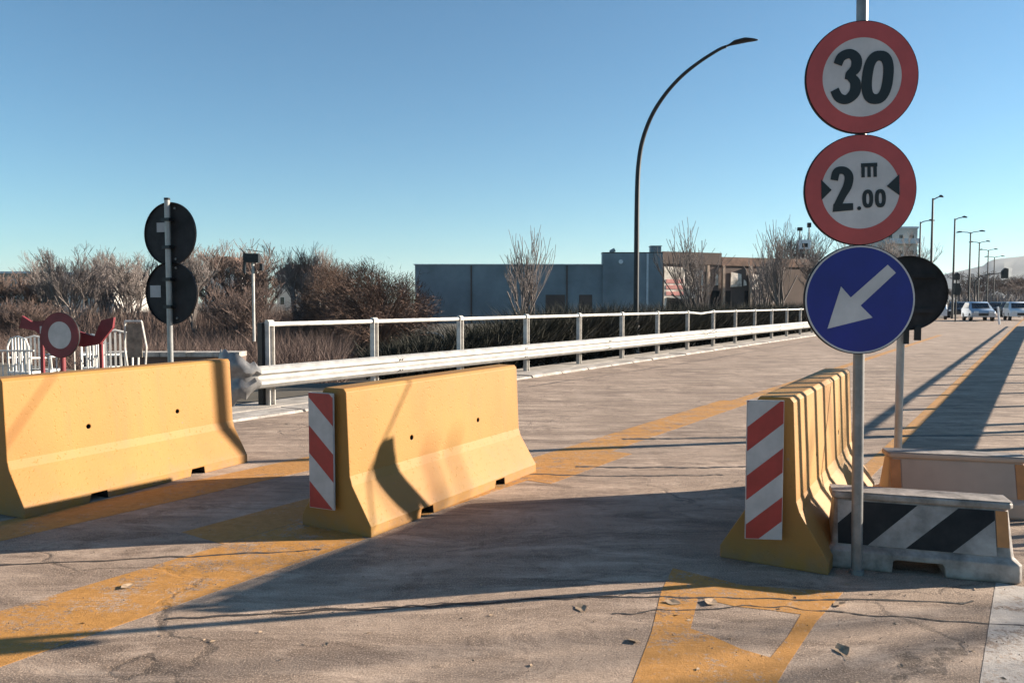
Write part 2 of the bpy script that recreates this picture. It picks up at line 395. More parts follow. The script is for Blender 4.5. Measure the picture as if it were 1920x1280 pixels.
# ------------------------------------------------------------------ left railing + guard rail
rail = thing('bridge_railing', 'long white tubular handrail on square posts along the left edge of the bridge', 'railing', uv(-9.5, 7.5, -.065), -A)
V0 = 7.55; PS = 2.4; NP = 15; UP = 0
pm = MB(); pm.box(-.05, .05, -.05, -.04, 0, 1.22).box(-.05, .05, .04, .05, 0, 1.22).box(-.005, .005, -.04, .04, 0, 1.20)
pm.box(-.10, .10, -.10, .10, 0, .014)
pm.prism([(-.05, 1.2), (.055, 1.2), (.055, 1.26), (.02, 1.29), (-.03, 1.29), (-.05, 1.25)], -.052, .052)
pme = pm.mesh('post', M_wrail)
pos = [0, 2.2] + [2.2 + PS * k for k in range(1, NP)]
for v in pos: link('post', pme, rail, (0, v, .066))
for i in range(len(pos) - 1):
    b = MB(); sag = -.05 if i == 7 else 0
    b.tube([(0, pos[i] + .055, 1.29), (0, (pos[i] + pos[i + 1]) / 2, 1.29 + sag), (0, pos[i + 1] - .055, 1.29)], .036, 10)
    b.obj('handrail_tube', M_wrail, rail, True)

gr = thing('guard_rail', 'galvanised W-section crash barrier running in front of the white handrail, with curled end', 'guard rail', uv(-9.5, 7.5, -.055), -A)
def wprof(h=.31, cz=.52, off=0, fl=1.):
    pts = [(-.5, .0), (-.44, .035), (-.30, .08), (-.18, .08), (-.06, .012), (.06, .012), (.18, .08), (.30, .08), (.44, .035), (.5, 0)]
    return [(cz + a * h * fl, b) for a, b in pts]
def wbeam(path, cz=.52, fls=None, name='beam', mat=M_galv):
    # path: list of (x,y,nx,ny) section origins with outward normal
    b = MB(); n = None; vs = []
    for i, (x, y, nx, ny) in enumerate(path):
        pr = wprof(.33, cz if not fls else fls[i][1], 0, 1 if not fls else fls[i][0]); n = len(pr)
        d = 1 if not fls else fls[i][2]
        vs += [(x + nx * o * d, y + ny * o * d, z) for z, o in pr]
        vs += [(x + nx * (o * d - .004), y + ny * (o * d - .004), z) for z, o in pr]
    fs = []
    for i in range(len(path) - 1):
        for j in range(n - 1):
            a = i * 2 * n + j; c = (i + 1) * 2 * n + j
            fs.append((a, c, c + 1, a + 1)); fs.append((a + n, a + n + 1, c + n + 1, c + n))
        for j in (0, n - 1):
            a = i * 2 * n + j; c = (i + 1) * 2 * n + j; fs.append((a, a + n, c + n, c))
    for i in (0, len(path) - 1):
        for j in range(n - 1):
            a = i * 2 * n + j; fs.append((a, a + 1, a + n + 1, a + n))
    b.add(vs, fs); return b
v = -.35; k = 0
while v < 33.5:
    L = 4.0 if k else 2.9
    o = .004 * (k % 2)
    wbeam([(.17 + o, v, 1, 0), (.17 + o, min(v + L + .12, 34), 1, 0)]).obj('beam', M_galv, gr)
    b = MB()
    for dz in (-.09, .09):
        for dy in (.03, .09): b.tube([(.25, v + L + dy, .515 + dz), (.275, v + L + dy, .515 + dz)], .014, 6)
    b.obj('splice_bolts', M_pole, gr, True, kind='stuff')
    v += L; k += 1
sp = MB().box(.052, .175, -.05, .05, .40, .64).mesh('spacer', M_galv)
for v in pos[:15]: link('spacer', sp, gr, (0, v, 0))
# curled fish-tail end
path = []; fl = []
for i in range(15):
    t = i / 14; a = -t * 2.75; rr = .30 + .02 * t
    path.append((.17 - rr + rr * math.cos(a), -.35 + rr * math.sin(a), math.cos(a), math.sin(a)))
    fl.append((1 + 1.35 * min(1, t * 2.2) + .10 * math.sin(i * 2.4), .52 + .03 * math.sin(i * 1.7), 1 - .55 * t))
wbeam(path, fls=fl).obj('curled_end', M_pole, gr, True)  # darker steel than the beam: the end's shade put into its colour
b = MB(); b.box(-.16, -.055, -.10, .06, -.03, 1.30); b.obj('end_post', M_dark, gr)
# ------------------------------------------------------------------ jersey barriers
def jersey_mesh(L, seed):
    prof = [(-.31, 0), (-.31, .075), (-.295, .10), (-.15, .335), (-.13, .40), (-.105, .975), (-.085, 1.0), (.085, 1.0), (.105, .975), (.13, .40), (.15, .335), (.295, .10), (.31, .075), (.31, 0)]
    b = MB(); b.prism(prof, 0, L)
    me = b.mesh('jb', M_bar)
    o = bpy.data.objects.new('jb', me); COL.objects.link(o)
    c = MB()
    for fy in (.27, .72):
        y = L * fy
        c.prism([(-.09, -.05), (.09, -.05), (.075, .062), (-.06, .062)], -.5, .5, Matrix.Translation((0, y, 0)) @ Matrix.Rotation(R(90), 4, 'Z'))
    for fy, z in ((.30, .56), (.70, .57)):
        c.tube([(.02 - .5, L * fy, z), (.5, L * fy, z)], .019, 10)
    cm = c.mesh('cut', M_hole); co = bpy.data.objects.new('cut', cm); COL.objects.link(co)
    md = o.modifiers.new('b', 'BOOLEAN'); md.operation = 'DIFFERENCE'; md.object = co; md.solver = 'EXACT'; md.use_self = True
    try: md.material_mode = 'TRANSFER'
    except Exception: pass
    bv = o.modifiers.new('bv', 'BEVEL'); bv.width = .008; bv.segments = 2; bv.limit_method = 'ANGLE'; bv.angle_limit = R(35)
    dg = bpy.context.evaluated_depsgraph_get(); me2 = bpy.data.meshes.new_from_object(o.evaluated_get(dg), depsgraph=dg)
    bpy.data.objects.remove(o); bpy.data.objects.remove(co); me2.name = 'barrier_body'
    return me2
def striped(parent, w, h, sw, slope, first, mats, T, th=.003, name='stripe', gap=.0):
    # diagonal stripes clipped to a rectangle; T maps (x, 0..-th, z)
    k = first; i = 0; per = sw
    z = -h - abs(slope) * w
    out = []
    zz = -abs(slope) * w + first
    while zz < h + abs(slope) * w:
        poly = [(0, zz), (w, zz + slope * w), (w, zz + slope * w + per), (0, zz + per)]
        pc = cliprect(poly, 0, w, 0, h)
        if pc and len(pc) > 2:
            b = MB(); b.prism(pc, -th, 0, T); b.obj(name, mats[i % 2], parent)
        zz += per; i += 1
jg = 'yellow concrete road barriers'
def jersey(nearR, deg, L, label, board=None):
    a = R(deg)
    ax = Vector((math.sin(a), math.cos(a), 0)); rt = Vector((math.cos(a), -math.sin(a), 0))
    base = Vector((nearR[0], nearR[1], 0)) - rt * .31
    t = thing('concrete_barrier', label, 'barrier', base, -a, jg)
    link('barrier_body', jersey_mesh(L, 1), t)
    if board:
        bd = bpy.data.objects.new('marker_board', None); COL.objects.link(bd); bd.parent = t; bd.location = board[0]; bd.rotation_euler = (0, 0, board[1])
        w, h = .20, .80
        b = MB(); b.box(-w / 2 - .004, w / 2 + .004, 0, .012, -.004, h + .004); b.obj('board_plate', M_pwhite, bd)
        striped(bd, w, h, board[5], board[2], board[3], board[4], Matrix.Translation((-w / 2, 0, 0)))
        b = MB()
        for zz in (.15, .62): b.box(-.05, .05, .012, .06, zz, zz + .03)
        b.objs('bracket', M_dark, bd)
    return t
J1 = jersey((-3.50, 5.48), 25.2, 2.18, 'leftmost yellow concrete barrier, plain sided, with no striped board on its end')
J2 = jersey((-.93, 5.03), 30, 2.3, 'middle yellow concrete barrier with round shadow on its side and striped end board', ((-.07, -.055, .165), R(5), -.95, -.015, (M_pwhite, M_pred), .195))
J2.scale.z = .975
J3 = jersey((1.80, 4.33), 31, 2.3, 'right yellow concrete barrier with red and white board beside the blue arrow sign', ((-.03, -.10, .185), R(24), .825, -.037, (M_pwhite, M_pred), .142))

# ------------------------------------------------------------------ traffic signs
def ribbon(path, widths, parent, mat, y0, y1, name='numeral'):
    P = smooth_path([(x, z, w) for (x, z), w in zip(path, widths)], 8); n = len(P); L = []; Q = []
    for i, p in enumerate(P):
        a = P[max(0, i - 1)]; c = P[min(n - 1, i + 1)]; d = Vector((c[0] - a[0], c[1] - a[1])).normalized()
        L.append((p[0] - d.y * p[2] / 2, p[1] + d.x * p[2] / 2)); Q.append((p[0] + d.y * p[2] / 2, p[1] - d.x * p[2] / 2))
    vs = [(x, y0, z) for x, z in L] + [(x, y0, z) for x, z in Q] + [(x, y1, z) for x, z in L] + [(x, y1, z) for x, z in Q]
    fs = []
    for i in range(n - 1):
        fs += [(i, i + 1, n + i + 1, n + i), (2 * n + i, 3 * n + i, 3 * n + i + 1, 2 * n + i + 1), (i, 2 * n + i, 2 * n + i + 1, i + 1), (n + i, n + i + 1, 3 * n + i + 1, 3 * n + i)]
    fs += [(0, n, 3 * n, 2 * n), (n - 1, 3 * n - 1, 4 * n - 1, 2 * n - 1)]
    b = MB(); b.add(vs, fs); return b.obj(name, mat, parent)
def oval(cx, cz, w, h, sx, sz, parent, lean=0, name='numeral'):
    n = 40; b = MB(); vs = []
    def pt(rx, rz, a, y):
        c, s = math.cos(a), math.sin(a); e = .82
        x = rx * math.copysign(abs(c) ** e, c); z = rz * math.copysign(abs(s) ** e, s); return (cx + x + lean * z, y, cz + z)
    for rx, rz, y in ((w / 2 - sx, h / 2 - sz, -.0055), (w / 2, h / 2, -.0055), (w / 2, h / 2, -.003), (w / 2 - sx, h / 2 - sz, -.003)):
        vs += [pt(rx, rz, 2 * math.pi * k / n, y) for k in range(n)]
    fs = [(j * n + k, j * n + (k + 1) % n, ((j + 1) % 4) * n + (k + 1) % n, ((j + 1) % 4) * n + k) for j in range(4) for k in range(n)]
    b.add(vs, fs); return b.obj(name, M_black, parent)
SR = .300
def sign_base(t, rim=M_signback):
    b = MB(); b.disc(SR, 0, .004); b.ring(SR - .003, SR, .0, .02); b.obj('plate', rim, t, True)
def clamps(t, ph=.03):
    b = MB()
    for z in (-.12, .12):
        b.box(-.12, .12, .006, .022, z - .015, z + .015); b.box(-.045, .045, .022, .105, z - .02, z - .012).box(-.045, .045, .022, .105, z + .012, z + .02)
    b.objs('clamp', M_pole, t)
pole_x, pole_y = 1.975, 4.36
po = thing('sign_pole', 'grey steel pole standing beside the right barrier and carrying the three front-facing signs', 'pole', (pole_x, pole_y, 0))
b = MB(); b.tube([(0.0, 0, 0), (-.045, 0, 3.55)], .030, 16); b.obj('tube', M_pole, po, True)
b = MB(); b.tube([(-.045, 0, 3.55), (-.045, 0, 3.57)], .032, 16); b.obj('cap', M_dark, po, True)
b = MB(); b.tube([(0, 0, 0), (0, 0, .025)], .038, 16); b.obj('foot_collar', M_pole, po, True)
SF = -R(3)
s1 = thing('speed_limit_sign', 'round red-rimmed sign reading 30, topmost on the grey pole', 'traffic sign', (1.897, pole_y - .10, 2.768), rot=(R(1.5), R(2), SF), group='round signs on the tall grey pole')
s2 = thing('width_limit_sign', 'round red-rimmed sign reading 2.00 m between two black wedges, middle of the pole', 'traffic sign', (1.902, pole_y - .10, 2.163), rot=(R(0), R(-2), SF), group='round signs on the tall grey pole')
s3 = thing('direction_sign', 'round blue sign with a white arrow pointing down to the left, lowest on the pole', 'traffic sign', (1.912, pole_y - .10, 1.566), rot=(R(-1), 0, SF), group='round signs on the tall grey pole')
for s in (s1, s2):
    sign_base(s)
    MB().ring(.70 * SR, .985 * SR, -.003, 0).obj('red_rim', M_red, s, True)
    MB().disc(.70 * SR, -.002, 0).obj('white_face', M_white, s, True)
    clamps(s)
U = SR / 103.  # one picture unit of the lettering
ribbon([(-46 * U, 22 * U), (-40 * U, 36 * U), (-25 * U, 42 * U), (-13 * U, 33 * U), (-13 * U, 16 * U), (-24 * U, 4 * U), (-29 * U, 2 * U)], [16 * U, 17 * U, 17 * U, 19 * U, 19 * U, 15 * U, 12 * U], s1, M_black, -.0055, -.003)
ribbon([(-31 * U, 1.5 * U), (-22 * U, 0 * U), (-12 * U, -10 * U), (-12 * U, -28 * U), (-25 * U, -41 * U), (-40 * U, -38 * U), (-49 * U, -24 * U)], [11 * U, 15 * U, 19 * U, 20 * U, 17 * U, 17 * U, 16 * U], s1, M_black, -.0058, -.0031)
oval(28 * U, 0, 57 * U, 97 * U, 19 * U, 18 * U, s1, .04)
# 2.00 m
ribbon([(-48 * U, 20 * U), (-43 * U, 36 * U), (-29 * U, 37 * U), (-21 * U, 26 * U), (-24 * U, 8 * U), (-34 * U, -10 * U), (-43 * U, -28 * U)], [14 * U, 14 * U, 14 * U, 16 * U, 16 * U, 14 * U, 14 * U], s2, M_black, -.0055, -.003)
MB().prism([(-52 * U, -39 * U), (-50 * U, -24 * U), (-14 * U, -24 * U), (-14 * U, -37 * U)], -.0053, -.0029).obj('numeral', M_black, s2)
b = MB(); b.disc(3.6 * U, -.0055, -.003, 16, -3 * U, -34 * U); b.obj('decimal_point', M_black, s2)
oval(13 * U, -17 * U, 20 * U, 34 * U, 7 * U, 7 * U, s2); oval(36 * U, -17 * U, 20 * U, 34 * U, 7 * U, 7 * U, s2)
b = MB()
for x in (2, 13, 24): b.prism([(x * U, 23 * U), ((x + 6) * U, 23 * U), ((x + 6) * U, 45 * U), (x * U, 45 * U)], -.0055, -.003)
b.prism([(1.5 * U, 42 * U), (31 * U, 42 * U), (31 * U, 49 * U), (1.5 * U, 49 * U)], -.0057, -.0028); b.obj('letter_m', M_black, s2)
MB().prism([(-72 * U, 22 * U), (-72 * U, -16 * U), (-53 * U, 2 * U)], -.0055, -.0031).obj('wedge', M_black, s2)
MB().prism([(71 * U, 26 * U), (48 * U, 5 * U), (71 * U, -13 * U)], -.0055, -.0031).obj('wedge', M_black, s2)
sign_base(s3); clamps(s3)
MB().disc(.955 * SR, -.002, 0).obj('blue_face', M_blue, s3, True)
MB().ring(.955 * SR, .985 * SR, -.003, 0).obj('white_rim', M_white, s3, True)
U3 = .292 / 99
arr = [(49.5, 64.5), (64.6, 49.7), (1.3, -11), (23.6, -33.3), (-58.5, -54.3), (-34.8, 24.4), (-16.8, 3.8)]
MB().prism([(x * U3, z * U3) for x, z in arr], -.0048, -.0019).obj('arrow', M_white, s3)

# sign seen from behind, on its own pole
bp_ = thing('sign_pole', 'thin steel pole behind the pinkish barrier holding the black-backed round sign', 'pole', (3.19, 6.34, 0))
MB().tube([(0, 0, 0), (0, 0, 1.92)], .030, 14).obj('tube', M_galv, bp_, True)
MB().tube([(0, 0, 0), (0, 0, .05)], .05, 14).obj('foot_collar', M_dark, bp_, True)
bs = thing('back_of_sign', 'black back of a round sign half hidden behind the blue arrow sign', 'traffic sign', (3.205, 6.275, 1.625), rot=(0, 0, -R(9) + math.pi))
sign_base(bs); MB().disc(.985 * SR, -.002, 0).obj('sign_face', M_blue, bs, True)
b = MB()
for z in (-.14, .14): b.box(-.2, .2, .006, .03, z - .018, z + .018)
b.objs('stiffener', M_signback, bs)
b = MB(); b.box(-.10, -.05, .01, .03, -.38, -.27).box(-.01, .03, .01, .03, -.41, -.28); b.objs('hanging_strap', M_dark, bs)

# left pole with two backs
lp = thing('sign_pole', 'pole behind the leftmost yellow barrier carrying two round signs seen from behind', 'pole', (-3.275, 7.40, 0))
MB().tube([(0, 0, 0), (0, 0, 2.52)], .026, 14).obj('tube', M_galv, lp, True)
MB().tube([(0, 0, 2.52), (0, 0, 2.54)], .028, 14).obj('cap', M_dark, lp, True)
for z, lab, stx in ((2.205, 'upper black back of a round sign with a cut-off pale sticker, on the left pole', -.12), (1.640, 'lower black back of a round sign with a pale square sticker, on the left pole', .17)):
    s = thing('back_of_sign', lab, 'traffic sign', (-3.265, 7.445, z), rot=(0, 0, R(-18) + math.pi), group='dark sign backs on the left pole')
    sign_base(s); MB().disc(.985 * SR, -.002, 0).obj('sign_face', M_red, s, True)
    st = MB(); st.box(.13, .255, .0045, .0065, -.04, .075) if stx > 0 else st.box(.06, .16, .0045, .0065, .02, .11)
    st.obj('sticker', M_stick, s)
    b = MB()
    for zz in (-.24, .24): b.tube([(-.06, .004, zz), (-.06, .016, zz)], .011, 8)
    b.objs('bolt', M_pole, s)
    b = MB()
    for zz in (-.13, .13): b.box(-.045, .045, .005, .075, zz - .016, zz + .016)
    b.objs('clamp', M_dark, s)

# ------------------------------------------------------------------ low plastic barriers on the right
def low_barrier(pos, rz, label, body_m, kind):
    t = thing('plastic_barrier', label, 'barrier', pos, rz, 'low plastic water-filled barriers')
    lv = [(0, .49, .0, .42), (.015, .50, -.005, .43), (.105, .50, 0, .42), (.125, .475, .03, .39), (.135, .47, .04, .38), (.385, .455, .115, .285), (.392, .475, .10, .30), (.418, .475, .10, .30), (.426, .465, .11, .29)]
    b = MB(); vs = []
    for z, hx, y0, y1 in lv:
        c = .02
        vs += [(-hx + c, y0, z), (hx - c, y0, z), (hx, y0 + c, z), (hx, y1 - c, z), (hx - c, y1, z), (-hx + c, y1, z), (-hx, y1 - c, z), (-hx, y0 + c, z)]
    n = 8; fs = [(i * n + k, i * n + (k + 1) % n, (i + 1) * n + (k + 1) % n, (i + 1) * n + k) for i in range(len(lv) - 1) for k in range(n)]
    fs += [tuple(range(n)), tuple((len(lv) - 1) * n + k for k in range(n))]
    b.add(vs, fs); me = b.mesh('body', body_m)
    o = bpy.data.objects.new('body', me); COL.objects.link(o)
    c = MB(); c.prism([(-.155, -.02), (.125, -.02), (.115, .06), (.10, .075), (-.14, .075), (-.15, .065)], -.1, .6)
    co = bpy.data.objects.new('cut', c.mesh('cut', M_hole)); COL.objects.link(co)
    md = o.modifiers.new('b', 'BOOLEAN'); md.operation = 'DIFFERENCE'; md.object = co; md.solver = 'EXACT'
    bv = o.modifiers.new('bv', 'BEVEL'); bv.width = .006; bv.segments = 2; bv.limit_method = 'ANGLE'; bv.angle_limit = R(30)
    dg = bpy.context.evaluated_depsgraph_get(); me2 = bpy.data.meshes.new_from_object(o.evaluated_get(dg), depsgraph=dg); me2.name = 'body'
    bpy.data.objects.remove(o); bpy.data.objects.remove(co)
    link('body', me2, t)
    # sloped front face: maps panel (x, y, z) where z runs up the slope
    a = math.atan2(.075, .25); Tm = Matrix.Translation((0, .041, .137)) @ Matrix.Rotation(-a, 4, 'X')
    return t, Tm
t, Tm = low_barrier((2.33, 4.325, 0), R(-17.3), 'low plastic barrier with black and white diagonal stripes beside the pole foot', M_wplas, 0)
ph = .249
TT = Tm @ Matrix.Translation((-.44, -.002, .0))
Lb = [(-.9, -.64), (-.12, .14), (.16, .43), (.36, .64), (.60, .88), (1.4, 1.7)]
for i in range(5):
    pc = cliprect([(Lb[i][0], 0), (Lb[i + 1][0], 0), (Lb[i + 1][1], ph), (Lb[i][1], ph)], 0, .82, 0, ph)
    if pc: MB().prism(pc, -.003, 0, TT).obj('stripe', (M_dwhite, M_bplas)[i % 2], t)
MB().box(.385, .445, -.006, -.0, .05, ph, Tm).obj('orange_band', M_ora, t)
MB().box(-.47, .47, .11, .29, .4265, .430).obj('top_lid', M_wplas, t)
t, Tm = low_barrier((3.255, 5.55, 0), R(-14), 'low pinkish plastic barrier with orange bands at both ends, behind the striped one', M_pplas, 1)
MB().box(-.375, .375, -.006, -.001, .01, ph, Tm).obj('face_panel', M_pplas, t)
for x0, x1 in ((-.452, -.382), (.382, .452)): MB().box(x0, x1, -.007, -.001, .0, ph, Tm).obj('orange_band', M_ora, t)
MB().box(-.47, .47, .11, .29, .4265, .430).obj('top_lid', M_wplas, t)

# ------------------------------------------------------------------ leaves on the road
def leafmesh(k):
    b = MB(); s = .035 + .01 * k
    out = [(0, -1), (.35, -.55), (.62, 0), (.42, .5), (0, 1), (-.42, .5), (-.62, 0), (-.35, -.55)]
    vs = [(0, 0, .0)] + [(x * s, y * s, .001 + .016 * abs(x) * (x > 0) + .007 * (y > .6)) for x, y in out]
    b.add(vs, [(0, i, i % 8 + 1) for i in range(1, 9)]); b.add([(0, -s, .002), (.003, -s * 1.6, .003), (-.003, -s * 1.6, .003)], [(0, 1, 2)])
    return b.raw('dry_leaf', M_dryleaf)
lm = [leafmesh(k) for k in range(3)]
for i, (x, y, s, lab) in enumerate((
        (1.47, 3.37, 1.5, 'large curled dry leaf lying alone on the grey asphalt right of the yellow box'),
        (.83, 3.92, 1.0, 'curled brown leaf on the top left corner of the yellow box marking'),
        (1.03, 3.93, 1.0, 'dark leaf just inside the top edge of the yellow box marking'),
        (.56, 3.47, 1.0, 'small leaf on the left leg of the yellow box marking'),
        (1.68, 3.90, 1.0, 'leaf below the foot of the pole with the blue sign'),
        (.35, 3.85, .9, 'leaf on the asphalt left of the yellow box marking'),
        (1.42, 3.07, .7, 'tiny leaf near the bottom edge, right of the yellow box'),
        (-2.1, 4.15, 1.0, 'leaf lying on the yellow line in the lower left'))):
    o = tag(link('fallen_leaf', lm[i % 3], None, (x, y, .004), i * 1.3), lab, 'leaf', 'dry leaves scattered on the road'); o.scale = (s, s, s)

b = MB(); rg = random.Random(11)
for _ in range(1500):
    if rg.random() < .45: q = uv(-8.45 + abs(rg.gauss(0, .25)), rg.uniform(6, 30))
    elif rg.random() < .5: q = Vector((rg.uniform(-3, 3), rg.uniform(2.9, 5.2), 0))
    else: q = uv(rg.choice((-3.9, -1.2, -5.9, -.1)) + rg.gauss(0, .35), rg.uniform(2, 12))
    r = rg.uniform(.0015, .0045); a = rg.uniform(0, 3); c, d = math.cos(a) * r, math.sin(a) * r
    b.add([(q.x + c, q.y + d, .002), (q.x - d * .8, q.y + c * .8, .002), (q.x - c, q.y - d, .002), (q.x + d, q.y - c, .002), (q.x + c * .2, q.y, .003 + r * 1.1)], [(0, 1, 4), (1, 2, 4), (2, 3, 4), (3, 0, 4)])
link('road_grit', b.raw('road_grit', M_grit), None, kind='stuff')
b = MB()
for _ in range(140):
    q = uv(rg.uniform(-8.4, -6.4), rg.uniform(6, 22)) if rg.random() < .6 else Vector((rg.uniform(-2.6, 2.7), rg.uniform(3, 4.4), 0))
    r = rg.uniform(.008, .02); a = rg.uniform(0, 6); c, d = math.cos(a) * r, math.sin(a) * r
    b.add([(q.x + c, q.y + d, .003), (q.x - d * .5, q.y + c * .5, .008), (q.x - c, q.y - d, .004), (q.x + d * .5, q.y - c * .5, .003)], [(0, 1, 2), (0, 2, 3)])
link('leaf_crumbs', b.raw('leaf_crumbs', M_dryleaf), None, kind='stuff')

# ------------------------------------------------------------------ street lamps
def big_lamp():
    b0 = uv(-10.35, 22.0)
    t = thing('street_lamp', 'tall dark street lamp with long arched arm beyond the white handrail', 'street lamp', b0, -A)
    H = 9.05
    pts = [(0, 0, -.1), (0, 0, 3), (.01, 0, 5.0), (.06, 0, 5.9), (.19, 0, 6.55), (.47, 0, 7.2), (.88, 0, 7.75), (1.38, 0, 8.2), (1.93, 0, 8.53), (2.5, 0, 8.78), (2.75, 0, 8.84)]
    P = smooth_path(pts, 5); n = len(P)
    MB().tube(P, [.085 - .045 * i / n for i in range(n)], 12).obj('curved_pole', M_dark, t, True)
    b = MB(); hs = [(2.70, 8.83, .03, .03), (2.85, 8.86, .06, .04), (3.0, 8.89, .13, .075), (3.3, 8.90, .15, .08), (3.52, 8.87, .10, .05), (3.65, 8.85, .02, .015)]
    vs = []
    for x, z, w, h in hs: vs += [(x, w * math.cos(a), z + h * math.sin(a) * (1 if math.sin(a) > 0 else .5)) for a in [2 * math.pi * k / 12 for k in range(12)]]
    fs = [(i * 12 + k, i * 12 + (k + 1) % 12, (i + 1) * 12 + (k + 1) % 12, (i + 1) * 12 + k) for i in range(5) for k in range(12)] + [tuple(range(12)), tuple(60 + k for k in range(12))]
    b.add(vs, fs); b.obj('lamp_head', M_dark, t, True)
    MB().tube([(0, 0, -1.2), (0, 0, .9)], .11, 12).obj('pole_base', M_pole, t, True)
big_lamp()
def far_lamp(loc, H, arms, label, dbl):
    t = thing('street_lamp', label, 'street lamp', loc, -A, 'street lamps along the far road')
    MB().tube([(0, 0, -.1), (0, 0, H)], [.11, .07], 8).obj('pole', M_dark, t, True)
    for a in arms:
        sg = 1 if a > 0 else -1
        b = MB(); b.tube([(0, 0, H - .12), (sg * .25, 0, H + .02), (a * .65, 0, H + .1)], [.05, .045, .04], 6); b.obj('arm', M_dark, t, True)
        b = MB(); b.prism([(a * .6, H + .06), (a, H + .02), (a * 1.02, H + .1), (a * .8, H + .22), (a * .62, H + .18)], -.14, .14); b.obj('lamp_head', M_dark, t)
far_lamp((px(1721, 76), 76, 0), 9.4, [1.2], 'single-armed street lamp just right of the two round signs, the lower of the near pair', 0)
far_lamp((px(1743, 60), 60, 0), 9.55, [.7], 'tallest-looking slim single-armed street lamp right of the sign pole', 0)
far_lamp((px(1785, 74), 74, 0), 9.5, [1.0], 'single-armed street lamp on the median, nearest left of the double lamps', 0)
far_lamp((px(1815, 88.5), 88.5, 0), 9.5, [1.4, -1.4], 'nearest of the double-armed street lamps on the median', 1)
far_lamp((px(1832, 103), 103, 0), 9.5, [1.2, -1.2], 'second of the receding double-armed street lamps', 1)
far_lamp((px(1849, 118), 118, 0), 9.5, [1.2, -1.2], 'third of the receding double-armed street lamps', 1)
far_lamp((px(1861, 136), 136, 0), 9.5, [1.5, -1.5], 'farthest double-armed street lamp, low above the hill', 1)

# ------------------------------------------------------------------ trees
def tree_meshes(name, seed, h, spread, up, twigm, barkm, nb=7, depth=4, thin=.6, trunk_frac=.3, tw=.012, leafy=0):
    rnd = random.Random(seed); T = MB(); C = MB()
    def branch(p, d, L, r, lev):
        n = 3 if lev < 2 else 2; pts = [p]; q = p; dd = d
        for i in range(n):
            dd = (dd + Vector((rnd.gauss(0, .16), rnd.gauss(0, .16), rnd.gauss(0, .08) + up * .10))).normalized(); q = q + dd * L / n; pts.append(q)
        (T if lev == 0 else C).tube(pts, [max(tw, r * (1 - .55 * i / n)) for i in range(n + 1)], 6 if lev < 1 else 3, cap=False)
        if leafy and lev >= depth - 1:
            for _ in range(leafy):
                c = q + Vector((rnd.gauss(0, .3), rnd.gauss(0, .3), rnd.gauss(0, .3))); a = Vector((rnd.uniform(-1, 1), rnd.uniform(-1, 1), rnd.uniform(-1, 1))).normalized() * .045; bb = a.orthogonal().normalized() * .035
                C.add([c - a, c + bb, c + a, c - bb], [(0, 1, 2, 3)])
        if lev >= depth: return
        kk = nb if lev == 0 else rnd.choice((3, 4, 4, 5))
        for j in range(kk):
            f = rnd.uniform(.35, 1) if lev else rnd.uniform(.55, 1)
            i = min(int(f * n), n - 1); st = pts[i].lerp(pts[i + 1], f * n - i)
            az = rnd.uniform(0, 2 * math.pi); perp = Vector((math.cos(az), math.sin(az), rnd.uniform(-.1, .3)))
            nd = (dd * rnd.uniform(.7, 1.1) + perp * spread * rnd.uniform(.5, 1.1) + Vector((0, 0, up * .35))).normalized()
            branch(st, nd, L * rnd.uniform(.55, .8) * (1 if lev else (1 - trunk_frac) / trunk_frac * .42), r * thin * rnd.uniform(.6, .9), lev + 1)
    branch(Vector((0, 0, -.15)), Vector((0, 0, 1)), h * trunk_frac, h * .019 + .04, 0)
    return T.raw('trunk', barkm), C.raw('crown', twigm)
def place_tree(name, ms, loc, rz, s, label, group):
    z0 = gh(loc[0], loc[1]); hm_ = max(v.co.z for v in ms[1].vertices); s = s + (-.1 - z0) / hm_; loc = (loc[0], loc[1], z0)
    t = thing(name, label, 'tree', loc, rz, group); t.scale = (s * 1.1, s * 1.1, s * random.uniform(.95, 1.07))
    link('trunk', ms[0], t); link('crown', ms[1], t); return t
TA = [tree_meshes('a', 10 + k, 8, .62, .85, M_twigg, M_barkg, 7, 5, .58, .33, .0075) for k in range(4)]
TB = [tree_meshes('b', 40 + k, 7, .85, .5, M_twig, M_bark, 7, 5, .58, .22, .009) for k in range(3)]
TV = [tree_meshes('v', 70 + k, 7, .30, 1.25, M_twigg, M_barkg, 14, 3, .34, .26, .007) for k in range(2)]
def dome_tree(seed, h, rad, twigm, barkm):
    rnd = random.Random(seed); T = MB(); C = MB()
    T.tube([(0, 0, -.2), (.1, 0, .8), (.05, .1, 1.7)], [.24, .19, .15], 7, cap=False)
    cl = []
    while len(cl) < 130:
        d = Vector((rnd.gauss(0, 1), rnd.gauss(0, 1), rnd.gauss(0, 1))).normalized()
        if d.z < -.25: continue
        f = rnd.uniform(.55, .97) * (1 + .07 * math.sin(5 * d.x + 3 * d.y)); c = Vector((d.x * rad * f, d.y * rad * f, h * .42 + d.z * h * .53 * f))
        cl.append((c, d)); m = Vector((c.x * .45, c.y * .45, 1.2 + (c.z - 1.2) * .6))
        C.tube([(0, 0, 1.2), m, c], [.07, .04, .02], 4, cap=False)
    for c, d in cl:
        for _ in range(120):
            p = c + Vector((rnd.gauss(0, .42), rnd.gauss(0, .42), rnd.gauss(0, .36))); q = (d + Vector((rnd.gauss(0, .7), rnd.gauss(0, .7), rnd.gauss(.2, .6)))).normalized() * rnd.uniform(.2, .55)
            w = q.orthogonal().normalized() * .016
            C.add([p - w, p + w, p + q], [(0, 1, 2)])
    return T.raw('trunk', barkm), C.raw('crown', twigm)
TD = dome_tree(4, 7, 3.9, M_twigb, M_bark)
gb = 'bare winter trees beyond the left railing'
rr = random.Random(5)
